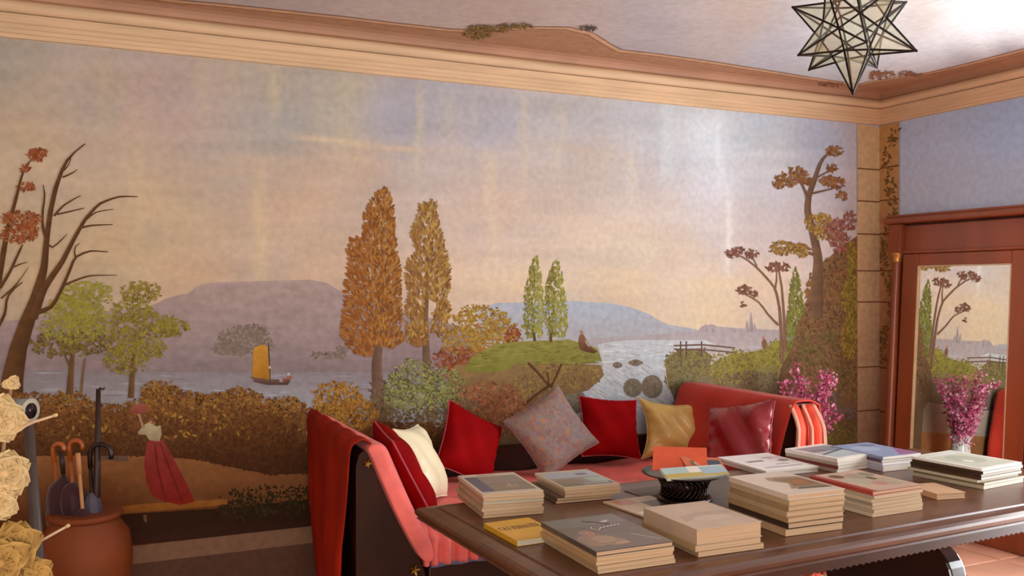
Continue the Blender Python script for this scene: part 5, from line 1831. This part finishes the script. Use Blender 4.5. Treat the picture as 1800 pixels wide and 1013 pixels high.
MB().tube([(0, 0, 0), tuple(T * .6), tuple(T)], [.016, .015, .009], 10).build('shaft', darkw, wk, True)
hk = [tuple(T + rgtv) for rgtv in (Vector((0, 0, -.005)), Vector((.006, 0, .004)), Vector((.016, -.005, -.003)), Vector((.022, -.008, .004)))]
MB().tube(hk, .0035, 6).build('hook', darkw, wk, True)

# ------------------------------------------------------------------ grey stand with a small cylindrical head at the far left
GZ_ = 2.75
G0 = CAM + pray(66, 1000) * GZ_
gs = thing('metal_stand', 'grey metal stand with a small cylinder head at the left edge', 'stand', (G0[0], G0[1], FZ))
grm = mat('grey_metal', '#4a3f3c', .5, .2, 8, .4)
MB().lathe([(.14, 0), (.14, .015), (.03, .03), (.02, .05)], 28).build('base', grm, gs, True)
gt = CAM + pray(50, 742) * GZ_ - np.array([G0[0], G0[1], FZ])
gb = CAM + pray(67, 985) * GZ_ - np.array([G0[0], G0[1], FZ])
MB().tube([(0, 0, .03), tuple(gb), tuple(gt)], [.02, .019, .014], 14).build('post', grm, gs, True)
hc = CAM + pray(38, 722) * GZ_ - np.array([G0[0], G0[1], FZ])
ax = Vector(rgt) * .96 + Vector(-fwd) * .22
ax.normalize()
h0, h1 = Vector(hc) - ax * .035, Vector(hc) + ax * .028
hd = MB().tube([h0, h1], .036, 24).build('cylinder_head', mat('pale_steel', '#8a949a', .4, .1, 8, .5, metal=.2), gs, True)
MB().tube([h1, h1 + ax * .004], [.036, .038], 24).build('rim', mat('pale_rim', '#cfcbb4', .4), hd, True)
MB().tube([h1 + ax * .0045, h1 + ax * .006], .024, 24).build('dark_opening', mat('dark_lens', '#241820', .2), hd, True)

# ------------------------------------------------------------------ dried cream flowers at the left edge
DZ_ = 2.25
D0 = CAM + pray(-30, 1000) * DZ_
dv = thing('tall_vase', 'tall vase below the dried cream flowers', 'vase', (D0[0], D0[1], FZ))
MB().lathe([(.09, 0), (.10, .01), (.12, .3), (.10, .6), (.07, .72), (.08, .76), (.07, .76), (.06, .70), (.0, .65)], 28).build('body', mat('vase_clay', '#7a5a44', .6), dv, True)
crm = mat('dried_petal', '#d2b684', .7, .18, 30, .25)
crm2 = mat('dried_petal_ochre', '#b08a4c', .75, .25, 30, .2)
twm = mat('dried_twig', '#a88460', .7, .2)
R = random.Random(21)
def bloom(label, px, py, rad, m, npet, depth=0.0, small=False):
    P = CAM + pray(px, py) * (DZ_ + depth)
    base = Vector((D0[0], D0[1], .70))
    fl_ = thing('dried_flower', label, 'dried flower', tuple(base), 0, 'dried cream flowers')
    c_ = Vector(P) - base
    mid_ = c_ * .5 + Vector((0, 0, .03))
    MB().tube([(0, 0, 0), tuple(mid_), tuple(c_)], [.006, .005, .004], 7).build('stem', twm, fl_, True)
    MB().lathe([(.001, -.6 * rad * .4), (rad * .3, -rad * .15), (rad * .32, 0), (rad * .2, rad * .18), (.001, rad * .22)], 14).build('heart', m, fl_, True, tuple(c_))
    face = (Vector(CAM) - Vector(P)).normalized()
    for k in range(npet):
        t = k / npet
        ring = 0 if k < npet * .45 else 1
        an = k * 2.39996
        tilt = (.35 if ring else .95)
        u = face.orthogonal().normalized(); v = face.cross(u)
        dirv = (u * math.cos(an) + v * math.sin(an))
        L = rad * (1.0 if ring else .72) * R.uniform(.85, 1.1)
        wv = face.cross(dirv).normalized()
        V = []
        for i in range(6):
            s_ = i / 5
            cen = c_ + dirv * (L * s_ * math.cos(tilt * (1 - s_ * .5))) + face * (L * (.15 + .55 * math.sin(tilt) * s_ - .35 * s_ * s_))
            hw_ = rad * .52 * math.sin(math.pi * min(1, (s_ * .85 + .12)))
            for j in range(5):
                w_ = (j - 2) / 2
                V.append(tuple(cen + wv * hw_ * w_ + face * (.22 * rad * w_ * w_)))
        o = MB().grid(V, 6, 5).build('petal', m, fl_, True, fix=False)
        solid(o, .003)
    return fl_
bloom('large cream dried flower head beside the cylinder head', -4, 738, .066, crm, 15)
bloom('cream dried flower head below the grey cylinder', 8, 832, .062, crm, 13, .02)
bloom('small cream dried flower bud at the top left', 20, 674, .022, crm, 7, .04)
bloom('ochre dried flower head at the lower left corner', 28, 962, .060, crm2, 14, -.05)
bloom('pale ochre dried flower head cut by the lower left corner', 0, 990, .065, crm2, 14, -.10)
bloom('cream dried flower head at the left edge above the ochre ones', -4, 885, .05, crm, 12)
bloom('small ochre dried flower at the bottom edge', 62, 1005, .04, crm2, 12, -.02)
for lab, a, b in (('pale bare twig crossing before the terracotta jar', (52, 962), (117, 926)), ('short white twig near the grey cylinder', (60, 742), (95, 731))):
    A_, B_ = Vector(CAM + pray(*a) * DZ_), Vector(CAM + pray(*b) * DZ_)
    base = Vector((D0[0], D0[1], .70))
    tg = thing('twig', lab, 'twig', tuple(base), 0, 'dried cream flowers')
    MB().tube([(0, 0, 0), tuple(Vector(CAM + pray(-25, a[1] + 40) * (DZ_ + .08)) - base), tuple(A_ - base), tuple(B_ - base)], [.004, .0035, .0035, .003], 7).build('stem', mat('pale_twig', '#cdb294', .6), tg, True)
    MB().tube([tuple(B_ - base), tuple(B_ - base + (B_ - A_).normalized() * .008)], [.005, .004], 7).build('tip', crm, tg, True)
